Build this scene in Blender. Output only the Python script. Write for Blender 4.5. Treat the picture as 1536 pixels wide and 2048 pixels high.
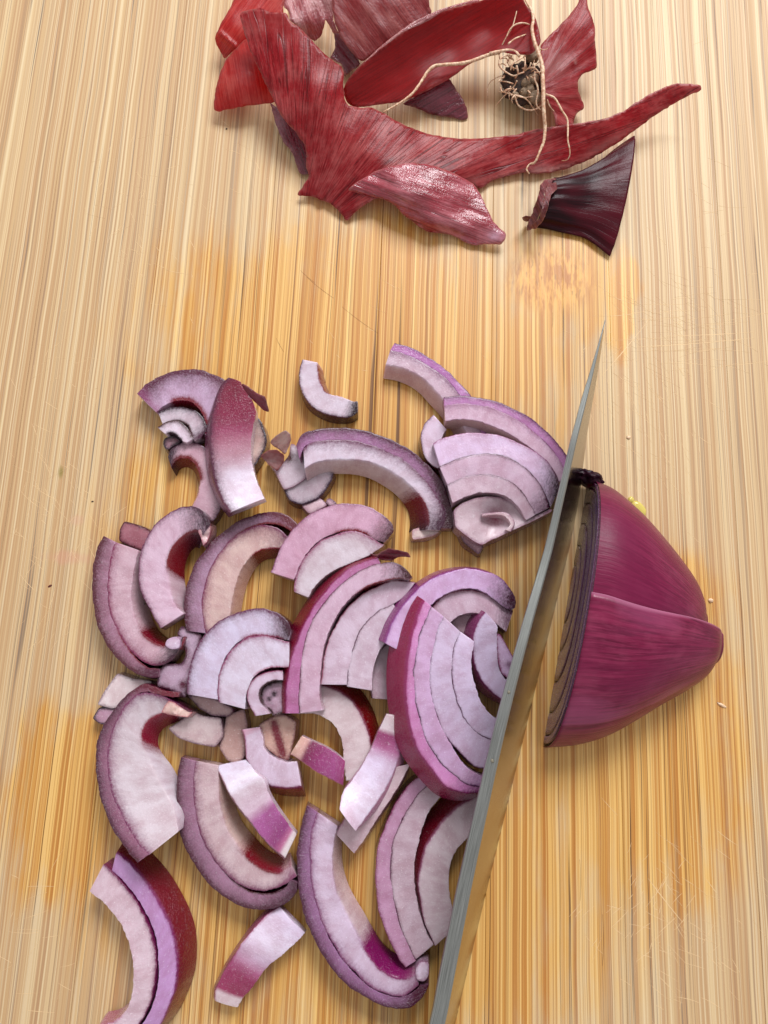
import bpy, bmesh, math, random
import numpy as np
from mathutils import Vector, noise as mnoise
from mathutils.geometry import delaunay_2d_cdt

random.seed(7)
for o in list(bpy.data.objects):
    bpy.data.objects.remove(o)
scene = bpy.context.scene
COL = scene.collection

# ------------------------------------------------------------------ camera
FPX = 1538.0                      # focal length in photo pixels (1536 x 2048 photo, phone main camera)
DIST = 22.0                       # cm from lens to the board along the optical axis
TILT = math.radians(12.4)         # lens tipped forward from straight down
cam_d = bpy.data.cameras.new('camera')
cam = bpy.data.objects.new('camera', cam_d)
COL.objects.link(cam)
CAM = np.array([0.0, -DIST * math.sin(TILT), DIST * math.cos(TILT)])
cam.location = CAM * 0.01
cam.rotation_euler = (TILT, 0, 0)
cam_d.sensor_fit = 'VERTICAL'
cam_d.sensor_height = 36.0
cam_d.lens = FPX / 2048 * 36.0
cam_d.clip_start = 0.01
cam_d.clip_end = 50.0
scene.camera = cam

# ------------------------------------------------------------------ light: a window beyond the top of the frame, soft room light
world = bpy.data.worlds.new('World')
scene.world = world
world.use_nodes = True
wb = world.node_tree.nodes['Background']
wb.inputs[0].default_value = (0.98, 0.98, 1.0, 1)
wb.inputs[1].default_value = 0.64
def area(name, loc, target, sx, sy, power, color):
    d = bpy.data.lights.new(name, 'AREA')
    d.shape = 'RECTANGLE'; d.size = sx; d.size_y = sy; d.energy = power; d.color = color
    o = bpy.data.objects.new(name, d); COL.objects.link(o)
    o.location = loc
    o.rotation_euler = (Vector(target) - Vector(loc)).to_track_quat('-Z', 'Y').to_euler()
    return o
area('window_light', (0.30, 0.95, 0.95), (0, 0, 0), 0.66, 0.52, 21.0, (0.95, 0.975, 1.0))
scene.view_settings.view_transform = 'Standard'
scene.view_settings.look = 'None'
scene.view_settings.exposure = 0.0
scene.view_settings.gamma = 1.0
scene.cycles.max_bounces = 6
scene.cycles.diffuse_bounces = 3
scene.cycles.use_denoising = True

# ------------------------------------------------------------------ helpers
def ray(px, py):
    d = np.array([(px - 768.0) / FPX, -(py - 1024.0) / FPX, -1.0])
    c, s = math.cos(TILT), math.sin(TILT)
    return np.array([d[0], c * d[1] - s * d[2], s * d[1] + c * d[2]])
def W(px, py, z=0.0):
    """the point of the scene (cm) at height z above the board that the photo shows at px, py"""
    r = ray(px, py)
    t = (z - CAM[2]) / r[2]
    return CAM + r * t
CROPS = {'A': (250, 680, 3.84), 'B': (520, 660, 3.84), 'C': (740, 660, 3.072), 'D': (1000, 880, 2.866),
         'E': (160, 980, 3.84), 'F': (340, 1000, 3.072), 'G': (720, 1100, 3.94), 'H': (160, 1320, 3.072),
         'I': (400, 1360, 3.84), 'J': (560, 1400, 3.072), 'K': (140, 1640, 3.072),
         'M': (400, 0, 3.84), 'N': (700, 0, 3.84), 'O': (1000, 0, 2.866), 'Q': (400, 0, 4.8), 'R': (960, 0, 5.69),
         'X': (0, 0, 1.0)}
def P(c, *pts):
    ox, oy, s = CROPS[c]
    return [(ox + x / s, oy + y / s) for x, y in pts]
def lin(c):
    if max(c) <= 1.0:
        return tuple(c)
    out = []
    for v in c:
        v = v / 255.0
        out.append(v / 12.92 if v <= 0.04045 else ((v + 0.055) / 1.055) ** 2.4)
    return tuple(out)
def catmull(pts, n):
    p = np.array(pts, float)
    if len(p) == 2:
        t = np.linspace(0, 1, n)[:, None]
        return p[0] * (1 - t) + p[1] * t
    p = np.vstack([2 * p[0] - p[1], p, 2 * p[-1] - p[-2]])
    out = []
    for i in range(1, len(p) - 2):
        a, b, c, d = p[i - 1], p[i], p[i + 1], p[i + 2]
        for k in range(12):
            t = k / 12.0
            out.append(0.5 * ((2 * b) + (-a + c) * t + (2 * a - 5 * b + 4 * c - d) * t * t + (-a + 3 * b - 3 * c + d) * t ** 3))
    out.append(p[-2])
    out = np.array(out)
    s = np.concatenate([[0], np.cumsum(np.linalg.norm(np.diff(out, axis=0), axis=1))])
    q = np.linspace(0, s[-1], n)
    return np.stack([np.interp(q, s, out[:, k]) for k in range(out.shape[1])], 1)
def nz(x, y, z=0.0):
    return mnoise.noise(Vector((x, y, z)))
def sstep(a, b, x):
    t = min(1.0, max(0.0, (x - a) / (b - a) if b != a else 0.0))
    return t * t * (3 - 2 * t)
def mixc(a, b, t):
    return tuple(a[k] * (1 - t) + b[k] * t for k in range(3))

def make_mesh(name, verts, faces, mat, parent=None, loc=None, cols=None, pigs=None, uvs=None, smooth=True):
    """verts in cm, scene coordinates. Returns ONE mesh object whose origin is loc (or the parent's)."""
    v = np.array(verts, float)
    base = np.array(parent['base']) if parent is not None else (np.array(loc) if loc is not None else np.array([v[:, 0].mean(), v[:, 1].mean(), max(0.0, v[:, 2].min())]))
    me = bpy.data.meshes.new(name)
    me.from_pydata(((v - base) * 0.01).tolist(), [], [list(f) for f in faces])
    me.update()
    if cols is not None:
        a = me.color_attributes.new('Col', 'FLOAT_COLOR', 'POINT')
        a.data.foreach_set('color', np.array([(c[0], c[1], c[2], 1.0) for c in cols], np.float32).ravel())
    if pigs is not None:
        a = me.color_attributes.new('Pig', 'FLOAT_COLOR', 'POINT')
        a.data.foreach_set('color', np.array(pigs, np.float32).ravel())
    if uvs is not None:
        u = me.uv_layers.new(name='UV')
        idx = np.zeros(len(me.loops), np.int32); me.loops.foreach_get('vertex_index', idx)
        u.data.foreach_set('uv', np.array(uvs, np.float32)[idx].ravel())
    if smooth:
        me.polygons.foreach_set('use_smooth', [True] * len(me.polygons))
    me.materials.append(mat)
    o = bpy.data.objects.new(name, me)
    COL.objects.link(o)
    if parent is not None:
        o.parent = parent
    else:
        o.location = base * 0.01
    return o
def thing(name, label, cat, base, group=None):
    o = bpy.data.objects.new(name, None)
    o.empty_display_size = 0.01
    COL.objects.link(o)
    o.location = np.array(base) * 0.01
    o['base'] = list(map(float, base))
    o['label'] = label; o['category'] = cat
    if group: o['group'] = group
    return o
def tag(o, label, cat, group=None):
    o['label'] = label; o['category'] = cat
    if group: o['group'] = group
    return o

# ------------------------------------------------------------------ node helpers
class NT:
    def __init__(self, name):
        self.m = bpy.data.materials.new(name); self.m.use_nodes = True
        self.t = self.m.node_tree; self.t.nodes.clear()
        self.out = self.t.nodes.new('ShaderNodeOutputMaterial')
    def n(self, kind, **kw):
        nd = self.t.nodes.new(kind)
        for k, v in kw.items(): setattr(nd, k, v)
        return nd
    def put(self, sock, v):
        if hasattr(v, 'is_output') or isinstance(v, bpy.types.NodeSocket): self.t.links.new(v, sock)
        elif isinstance(v, (tuple, list)) and sock.type == 'RGBA' and len(v) == 3: sock.default_value = (*v, 1)
        else: sock.default_value = v
    def math(self, op, a, b=0.0, c=0.0, clamp=False):
        nd = self.n('ShaderNodeMath', operation=op, use_clamp=clamp)
        self.put(nd.inputs[0], a); self.put(nd.inputs[1], b); self.put(nd.inputs[2], c)
        return nd.outputs[0]
    def vmath(self, op, a, b=(0, 0, 0)):
        nd = self.n('ShaderNodeVectorMath', operation=op)
        self.put(nd.inputs[0], a); self.put(nd.inputs[1], b)
        return nd.outputs[1] if op in ('LENGTH', 'DISTANCE', 'DOT_PRODUCT') else nd.outputs[0]
    def noise(self, vec, scale=1.0, detail=2.0, rough=0.5, w=None, dist=0.0):
        nd = self.n('ShaderNodeTexNoise', noise_dimensions='4D' if w is not None else '3D')
        self.put(nd.inputs['Vector'], vec); nd.inputs['Scale'].default_value = scale
        nd.inputs['Detail'].default_value = detail; nd.inputs['Roughness'].default_value = rough
        nd.inputs['Distortion'].default_value = dist
        if w is not None: self.put(nd.inputs['W'], w)
        return nd.outputs[0]
    def ramp(self, v, a, b, lo=0.0, hi=1.0, smooth=True):
        nd = self.n('ShaderNodeMapRange', interpolation_type='SMOOTHSTEP' if smooth else 'LINEAR', clamp=True)
        self.put(nd.inputs[0], v)
        for k, x in zip((1, 2, 3, 4), (a, b, lo, hi)): self.put(nd.inputs[k], x)
        return nd.outputs[0]
    def mix(self, f, a, b, mode='MIX'):
        nd = self.n('ShaderNodeMix', data_type='RGBA', blend_type=mode, clamp_factor=True)
        self.put(nd.inputs[0], f); self.put(nd.inputs[6], a); self.put(nd.inputs[7], b)
        return nd.outputs[2]
    def bump(self, h, strength=0.3, dist=0.001, normal=None):
        nd = self.n('ShaderNodeBump'); self.put(nd.inputs['Height'], h)
        nd.inputs['Strength'].default_value = strength; nd.inputs['Distance'].default_value = dist
        if normal is not None: self.put(nd.inputs['Normal'], normal)
        return nd.outputs[0]
    def principled(self, **kw):
        nd = self.n('ShaderNodeBsdfPrincipled')
        for k, v in kw.items(): self.put(nd.inputs[k.replace('_', ' ')], v)
        return nd
    def finish(self, shader):
        self.t.links.new(shader, self.out.inputs[0]); return self.m
    def attr(self, name):
        nd = self.n('ShaderNodeAttribute', attribute_name=name); return nd
    def uv(self, sx, sy, sz=1.0):
        nd = self.n('ShaderNodeUVMap'); nd.uv_map = 'UV'
        return self.vmath('MULTIPLY', nd.outputs[0], (sx, sy, sz))
    def obj(self, scale=100.0):
        nd = self.n('ShaderNodeTexCoord')
        return self.vmath('SCALE_', nd.outputs['Object']) if False else self.vmath('MULTIPLY', nd.outputs['Object'], (scale, scale, scale))
    def rnd(self):
        return self.n('ShaderNodeObjectInfo').outputs['Random']

# ------------------------------------------------------------------ cut onion flesh
def onion_material():
    t = NT('onion_flesh')
    col = t.attr('Col').outputs['Color']
    pa = t.attr('Pig')
    r = t.rnd()
    off = t.n('ShaderNodeCombineXYZ'); t.put(off.inputs[0], t.math('MULTIPLY', r, 37.0)); t.put(off.inputs[1], t.math('MULTIPLY', r, 91.0))
    fibre = t.noise(t.vmath('ADD', t.uv(7.0, 1.3), off.outputs[0]), 1.0, 3.0, 0.65)
    cell = t.noise(t.vmath('ADD', t.uv(9.0, 8.0), off.outputs[0]), 1.0, 3.0, 0.7)
    blot = t.noise(t.vmath('ADD', t.uv(1.9, 1.6), off.outputs[0]), 1.0, 4.0, 0.6)
    speck = t.noise(t.vmath('ADD', t.uv(17.0, 17.0), off.outputs[0]), 1.0, 2.0, 0.6)
    nn = t.math('ADD', t.math('ADD', t.math('MULTIPLY', t.math('SUBTRACT', fibre, 0.5), 0.22), t.math('MULTIPLY', t.math('SUBTRACT', cell, 0.5), 0.85)), t.math('MULTIPLY', t.math('SUBTRACT', speck, 0.5), 0.6))
    a = t.math('ADD', pa.outputs['Alpha'], t.math('MULTIPLY', nn, 0.72))
    # the noise only works where some pigment is
    a = t.math('MULTIPLY', t.ramp(a, 0.02, 0.72, smooth=False), t.ramp(pa.outputs['Alpha'], 0.0, 0.10))
    fl = t.mix(t.ramp(t.math('ADD', t.math('MULTIPLY', blot, 0.86), t.math('MULTIPLY', fibre, 0.14)), 0.36, 0.66, 0.0, 0.60), t.mix(1.0, col, (0.93, 0.85, 0.90), 'MULTIPLY'), t.mix(1.0, col, (0.66, 0.46, 0.51), 'MULTIPLY'))
    fl = t.mix(t.ramp(cell, 0.54, 0.72, 0.0, 0.22), fl, t.mix(0.35, col, (0.86, 0.82, 0.88)))
    fl = t.mix(t.ramp(speck, 0.60, 0.72, 0.0, 0.6), fl, t.mix(0.35, col, (0.95, 0.93, 0.96)))  # white sparkle of the wet flesh painted in as pale specks
    fl = t.mix(t.ramp(speck, 0.42, 0.28, 0.0, 0.28), fl, t.mix(1.0, fl, (0.6, 0.5, 0.55), 'MULTIPLY'))
    c = t.mix(a, fl, t.mix(1.0, pa.outputs['Color'], (0.70, 0.40, 0.54), 'MULTIPLY'))
    h = t.math('ADD', t.math('MULTIPLY', cell, 0.5), t.math('MULTIPLY', speck, 0.9))
    h = t.math('ADD', h, t.math('MULTIPLY', blot, 0.8))
    nrm = t.bump(h, 0.12, 0.0005)
    b = t.principled(Base_Color=c, Roughness=t.ramp(speck, 0.35, 0.65, 0.34, 0.15), Normal=nrm)
    t.put(b.inputs['Subsurface Weight'], t.math('MULTIPLY', t.math('SUBTRACT', 1.0, a, clamp=True), 0.45))
    b.inputs['Subsurface Radius'].default_value = (1.0, 0.75, 0.85)
    b.inputs['Subsurface Scale'].default_value = 0.0016
    b.inputs['Specular IOR Level'].default_value = 0.3
    b.inputs['Coat Weight'].default_value = 0.7
    b.inputs['Coat Roughness'].default_value = 0.07
    t.put(b.inputs['Coat Normal'], t.bump(t.math('ADD', speck, t.math('MULTIPLY', blot, 3.0)), 0.8, 0.0007))
    return t.finish(b.outputs[0])
ONION = onion_material()

# ------------------------------------------------------------------ papery onion skin
def skin_material(name, c_deep, c_mid, c_dust, dust=0.5, rough=0.36, transl=0.35, vein=0.6, wr=0.25, gloss=0.5, bs=0.45, clear=0.22):
    t = NT(name)
    r = t.rnd()
    off = t.n('ShaderNodeCombineXYZ'); t.put(off.inputs[0], t.math('MULTIPLY', r, 17.0)); t.put(off.inputs[1], t.math('MULTIPLY', r, 53.0))
    O = off.outputs[0]
    streak = t.noise(t.vmath('ADD', t.uv(0.7, 17.0), O), 1.0, 3.0, 0.65)
    fine = t.noise(t.vmath('ADD', t.uv(3.0, 45.0), O), 1.0, 2.0, 0.5)
    vn = t.noise(t.vmath('ADD', t.uv(0.16, 6.5), O), 1.0, 1.0, 0.5, dist=0.06)
    blot = t.noise(t.vmath('ADD', t.uv(1.1, 1.5), O), 1.0, 3.0, 0.6)
    crk = t.noise(t.vmath('ADD', t.uv(9.0, 9.0), O), 1.0, 4.0, 0.65)
    veins = t.ramp(t.math('ABSOLUTE', t.math('SUBTRACT', vn, 0.5)), 0.003, 0.013, 1.0, 0.0)
    c = t.mix(t.ramp(streak, 0.32, 0.66), c_deep, c_mid)
    dm = t.math('MULTIPLY', t.ramp(t.math('ADD', t.math('MULTIPLY', blot, 0.65), t.math('MULTIPLY', streak, 0.35)), 0.42, 0.66), dust)
    c = t.mix(dm, c, c_dust)
    c = t.mix(t.ramp(fine, 0.54, 0.64, 0.0, 0.5 * dust), c, c_dust)
    c = t.mix(t.ramp(fine, 0.42, 0.34, 0.0, 0.55 * vein), c, tuple(x * 0.5 for x in c_deep))
    c = t.mix(t.math('MULTIPLY', veins, vein * 0.75), c, tuple(x * 0.28 for x in c_deep))
    pa = t.attr('Pig')
    c = t.mix(pa.outputs['Alpha'], c, pa.outputs['Color'])
    h = t.math('ADD', t.math('MULTIPLY', streak, 0.35), t.math('MULTIPLY', crk, wr * 2.4))
    h = t.math('SUBTRACT', h, t.math('MULTIPLY', veins, 0.7 * vein))
    nrm = t.bump(h, bs, 0.0006)
    b = t.principled(Base_Color=c, Roughness=rough, Normal=nrm)
    b.inputs['Specular IOR Level'].default_value = gloss
    tr = t.n('ShaderNodeBsdfTranslucent'); t.put(tr.inputs[0], t.mix(0.35, c, c_mid)); t.put(tr.inputs[1], nrm)
    mx = t.n('ShaderNodeMixShader'); mx.inputs[0].default_value = transl
    t.t.links.new(b.outputs[0], mx.inputs[1]); t.t.links.new(tr.outputs[0], mx.inputs[2])
    tp = t.n('ShaderNodeBsdfTransparent'); tp.inputs[0].default_value = (min(1, c_mid[0] * 2.0), min(1, c_mid[1] * 2.5), min(1, c_mid[2] * 2.5), 1)
    m2 = t.n('ShaderNodeMixShader'); t.put(m2.inputs[0], t.math('MULTIPLY', t.ramp(blot, 0.3, 0.7, 1.3, 0.7), clear))
    t.t.links.new(mx.outputs[0], m2.inputs[1]); t.t.links.new(tp.outputs[0], m2.inputs[2])
    return t.finish(m2.outputs[0] if clear > 0 else mx.outputs[0])
SK_RED = skin_material('skin_red', lin((176, 26, 28)), lin((204, 60, 54)), lin((220, 120, 108)), 0.55, 0.30, 0.5, 0.12, 0.06)
SK_MAIN = skin_material('skin_main', lin((134, 6, 20)), lin((172, 32, 42)), lin((202, 112, 108)), 0.52, 0.34, 0.32, 0.9, 0.22, 0.35, 0.34, 0.2)
SK_LOBE = skin_material('skin_lobe', lin((136, 14, 34)), lin((172, 46, 64)), lin((208, 126, 136)), 0.7, 0.15, 0.15, 0.7, 0.55, 1.0, 0.34, 0.10)
SK_DARK = skin_material('skin_dark', lin((136, 2, 8)), lin((166, 8, 16)), lin((188, 36, 40)), 0.25, 0.4, 0.45, 0.04, 0.04)
SK_BROWN = skin_material('skin_brown', lin((122, 24, 32)), lin((154, 56, 58)), lin((184, 108, 102)), 0.55, 0.36, 0.3, 0.35, 0.4, 0.5, 0.35)
SK_GLOSS = skin_material('skin_gloss', lin((140, 50, 62)), lin((176, 92, 98)), lin((222, 172, 170)), 0.85, 0.15, 0.12, 0.35, 0.9, 0.8)
SK_PURPLE = skin_material('skin_purple', lin((92, 8, 30)), lin((132, 24, 50)), lin((160, 70, 92)), 0.35, 0.18, 0.15, 0.3, 0.5, 0.9)
SK_NECK = skin_material('skin_neck', lin((20, 5, 9)), lin((46, 6, 15)), lin((86, 30, 40)), 0.08, 0.30, 0.05, 0.6, 0.25, 0.16, 0.22, 0.0)
SK_ONION = skin_material('skin_fresh', lin((88, 0, 40)), lin((120, 14, 58)), lin((148, 62, 90)), 0.40, 0.30, 0.03, 0.0, 0.03, 0.32, 0.45, 0.0)

def plain(name, color, rough=0.5, metal=0.0, noise=0.0, nscale=8.0, spec=0.5):
    t = NT(name)
    c = color
    if noise:
        n = t.noise(t.obj(), nscale, 4.0, 0.6)
        c = t.mix(t.ramp(n, 0.35, 0.68), color, tuple(x * (1 - noise) for x in color))
        nrm = t.bump(n, 0.4, 0.0005)
        b = t.principled(Base_Color=c, Roughness=rough, Metallic=metal, Normal=nrm)
    else:
        b = t.principled(Base_Color=c, Roughness=rough, Metallic=metal)
    b.inputs['Specular IOR Level'].default_value = spec
    return t.finish(b.outputs[0])
# ------------------------------------------------------------------ bamboo cutting board
YAW = math.radians(-2.3)
board = bpy.data.objects.new('cutting_board', None)
COL.objects.link(board)
board.rotation_euler = (0, 0, YAW)
board['kind'] = 'structure'
board['label'] = 'worn bamboo cutting board with straight grain, wet amber in the middle and pale at the edges'
def BL(px, py):
    w = W(px, py, 0.0)
    c, s = math.cos(-YAW), math.sin(-YAW)
    return (c * w[0] - s * w[1], s * w[0] + c * w[1])
def board_material():
    t = NT('bamboo')
    tc = t.n('ShaderNodeTexCoord'); tc.object = board
    p = t.vmath('MULTIPLY', tc.outputs['Object'], (100.0, 100.0, 0.0))
    r = t.rnd()
    w = t.math('MULTIPLY', r, 60.0)
    # slight waviness of the fibres
    wob = t.math('MULTIPLY', t.math('SUBTRACT', t.noise(t.vmath('MULTIPLY', p, (0.5, 0.16, 0)), 1.0, 2.0, 0.5), 0.5), 0.16)
    cx = t.n('ShaderNodeCombineXYZ'); t.put(cx.inputs[0], wob)
    q = t.vmath('ADD', p, cx.outputs[0])
    def st(sx, sy, det=2.0, ro=0.5, ww=0.0):
        return t.noise(t.vmath('MULTIPLY', q, (sx, sy, 0)), 1.0, det, ro, w=t.math('ADD', w, ww))
    band = st(1.2, 0.012, 1.0, 0.5, 1.0)
    mid = st(5.5, 0.012, 2.0, 0.55, 5.0)
    fine = st(15.0, 0.025, 2.0, 0.6, 9.0)
    hair = st(28.0, 0.06, 2.0, 0.6, 13.0)
    s1 = t.ramp(st(9.5, 0.010, 1.0, 0.5, 3.0), 0.555, 0.605)
    s2 = t.ramp(st(18.0, 0.018, 1.0, 0.5, 27.0), 0.55, 0.61)
    s3 = t.ramp(st(18.0, 0.014, 1.0, 0.5, 71.0), 0.57, 0.63)
    l1 = t.ramp(t.math('ABSOLUTE', t.math('SUBTRACT', st(4.0, 0.014, 1.0, 0.5, 21.0), 0.5)), 0.004, 0.015, 1.0, 0.0)
    l1 = t.math('MULTIPLY', l1, t.ramp(st(4.0, 0.16, 1.0, 0.5, 33.0), 0.50, 0.64))
    l2 = t.ramp(t.math('ABSOLUTE', t.math('SUBTRACT', st(8.0, 0.012, 1.0, 0.5, 91.0), 0.48)), 0.006, 0.03, 1.0, 0.0)
    l2 = t.math('MULTIPLY', l2, t.ramp(st(6.0, 0.08, 1.0, 0.5, 17.0), 0.40, 0.60))
    cream = lin((230, 196, 136)); tan = lin((208, 164, 100)); brown = lin((184, 126, 58)); dark = lin((92, 54, 24))
    c = t.mix(t.ramp(mid, 0.40, 0.60), cream, tan)
    c = t.mix(t.ramp(fine, 0.42, 0.66, 0.0, 0.55), c, lin((194, 144, 80)))
    c = t.mix(t.math('MULTIPLY', s1, 0.72), c, brown)
    c = t.mix(t.math('MULTIPLY', s2, 0.58), c, lin((176, 116, 52)))
    c = t.mix(t.math('MULTIPLY', s3, 0.62), c, lin((242, 216, 164)))
    c = t.mix(t.ramp(hair, 0.54, 0.68, 0.0, 0.42), c, lin((150, 98, 46)))
    c = t.mix(t.math('MULTIPLY', l2, 0.62), c, lin((128, 80, 38)))
    c = t.mix(t.math('MULTIPLY', l1, 0.88), c, dark)
    c = t.mix(t.ramp(band, 0.35, 0.65, 0.0, 0.25), c, t.mix(1.0, c, (0.90, 0.82, 0.74), 'MULTIPLY'))
    # bamboo node: short feathered dashes across one strip
    nx, ny = BL(1100, 560)
    d = t.vmath('MULTIPLY', t.vmath('SUBTRACT', p, (nx, ny, 0)), (1 / 1.75, 1 / 1.35, 0))
    nm = t.ramp(t.vmath('LENGTH', d), 0.45, 1.0, 1.0, 0.0)
    nd1 = t.noise(t.vmath('MULTIPLY', p, (6.5, 1.1, 0)), 1.0, 3.0, 0.65)
    nd2 = t.noise(t.vmath('MULTIPLY', p, (9.0, 2.2, 0)), 1.0, 2.0, 0.6)
    nc = t.mix(t.ramp(nd1, 0.42, 0.60), lin((226, 178, 102)), lin((178, 116, 50)))
    nc = t.mix(t.ramp(nd2, 0.60, 0.70, 0.0, 0.6), nc, lin((120, 74, 30)))
    c = t.mix(t.math('MULTIPLY', nm, 0.75), c, nc)
    # juice-wet area: saturated amber; dry area: paler, scuffed, with greyish window sheen painted in
    blobs = [(720, 720, 7.0, 5.6), (640, 1150, 6.4, 6.5), (720, 1700, 7.2, 6.0), (1120, 560, 1.7, 2.2), (1240, 610, .62, 1.5), (1270, 1450, 3.6, 5.0),
             (120, 1600, 2.0, 2.6)]
    wpn = t.n('ShaderNodeTexNoise'); t.put(wpn.inputs['Vector'], t.vmath('MULTIPLY', p, (0.9, 0.45, 0))); wpn.inputs['Scale'].default_value = 1.0; wpn.inputs['Detail'].default_value = 3.0
    pw = t.vmath('ADD', p, t.vmath('MULTIPLY', t.vmath('SUBTRACT', wpn.outputs[1], (0.5, 0.5, 0.5)), (1.6, 3.2, 0)))
    m = None
    for bx, by, rx, ry in blobs:
        ux, uy = BL(bx, by)
        dd = t.vmath('LENGTH', t.vmath('MULTIPLY', t.vmath('SUBTRACT', pw, (ux, uy, 0)), (1 / rx, 1 / ry, 0)))
        e = t.math('SUBTRACT', 1.0, dd)
        m = e if m is None else t.math('MAXIMUM', m, e)
    edge = t.math('MULTIPLY', t.math('SUBTRACT', t.noise(t.vmath('MULTIPLY', p, (2.4, 0.30, 0)), 1.0, 4.0, 0.65), 0.5), 1.5)
    big = t.math('MULTIPLY', t.math('SUBTRACT', t.noise(t.vmath('MULTIPLY', p, (0.35, 0.22, 0)), 1.0, 3.0, 0.55), 0.5), 0.6)
    wet = t.math('MULTIPLY', t.ramp(t.math('ADD', t.math('ADD', m, edge), big), -0.25, 0.42), t.ramp(t.math('ADD', m, big), -0.30, 0.2))
    wc = t.mix(1.0, c, (0.96, 0.82, 0.56), 'MULTIPLY')
    dc = t.mix(1.0, c, (0.85, 0.84, 0.90), 'MULTIPLY')
    dc = t.mix(0.20, dc, lin((210, 196, 174)))
    c = t.mix(wet, dc, wc)
    # odd stains: pale pink onion juice, one green smear; last, a painted reddish skin shadow
    for (sx, sy, rx, ry, colr, k) in [(140, 1115, .9, .25, (205, 140, 120), .35), (155, 1040, .3, .2, (205, 150, 130), .3), (122, 945, .12, .32, (118, 108, 30), .7), (960, 195, .9, .8, (190, 110, 70), .25)]:
        ux, uy = BL(sx, sy)
        dd = t.vmath('LENGTH', t.vmath('MULTIPLY', t.vmath('SUBTRACT', p, (ux, uy, 0)), (1 / rx, 1 / ry, 0)))
        mm = t.math('MULTIPLY', t.ramp(t.math('ADD', dd, edge), 0.2, 1.0, 1.0, 0.0), k)
        c = t.mix(mm, c, lin(colr))
    h = t.math('SUBTRACT', t.math('ADD', t.math('MULTIPLY', fine, 0.5), t.math('MULTIPLY', hair, 0.5)), t.math('MULTIPLY', l1, 0.8))
    nrm = t.bump(h, 0.35, 0.00025)
    b = t.principled(Base_Color=c, Roughness=t.math('SUBTRACT', t.ramp(fine, 0.3, 0.7, 0.46, 0.58), t.math('MULTIPLY', wet, 0.10)), Normal=nrm)
    b.inputs['Specular IOR Level'].default_value = 0.42
    return t.finish(b.outputs[0])
BAMBOO = board_material()
xs_n = BL(985, 560)[0], BL(1218, 560)[0]
edges = [xs_n[0] - 3.45 * k for k in range(6, 0, -1)] + list(xs_n) + [xs_n[1] + 3.45 * k for k in range(1, 5)]
def strip(x0, x1):
    bm = bmesh.new()
    y0, y1, z0, z1, e = -23.0, 24.0, -1.8, 0.0, 0.012
    prof = [(x0, z0), (x1, z0), (x1, z1 - e), (x1 - e, z1), (x0 + e, z1), (x0, z1 - e)]
    a = [bm.verts.new((x * .01, y0 * .01, z * .01)) for x, z in prof]
    b = [bm.verts.new((x * .01, y1 * .01, z * .01)) for x, z in prof]
    for i in range(6):
        bm.faces.new((a[i], b[i], b[(i + 1) % 6], a[(i + 1) % 6]))
    bm.faces.new(a); bm.faces.new(b[::-1])
    bmesh.ops.recalc_face_normals(bm, faces=bm.faces)
    me = bpy.data.meshes.new('bamboo_strip'); bm.to_mesh(me); bm.free()
    me.materials.append(BAMBOO)
    o = bpy.data.objects.new('bamboo_strip', me); COL.objects.link(o); o.parent = board
for i in range(len(edges) - 1):
    strip(edges[i] + 0.002, edges[i + 1] - 0.002)

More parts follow.
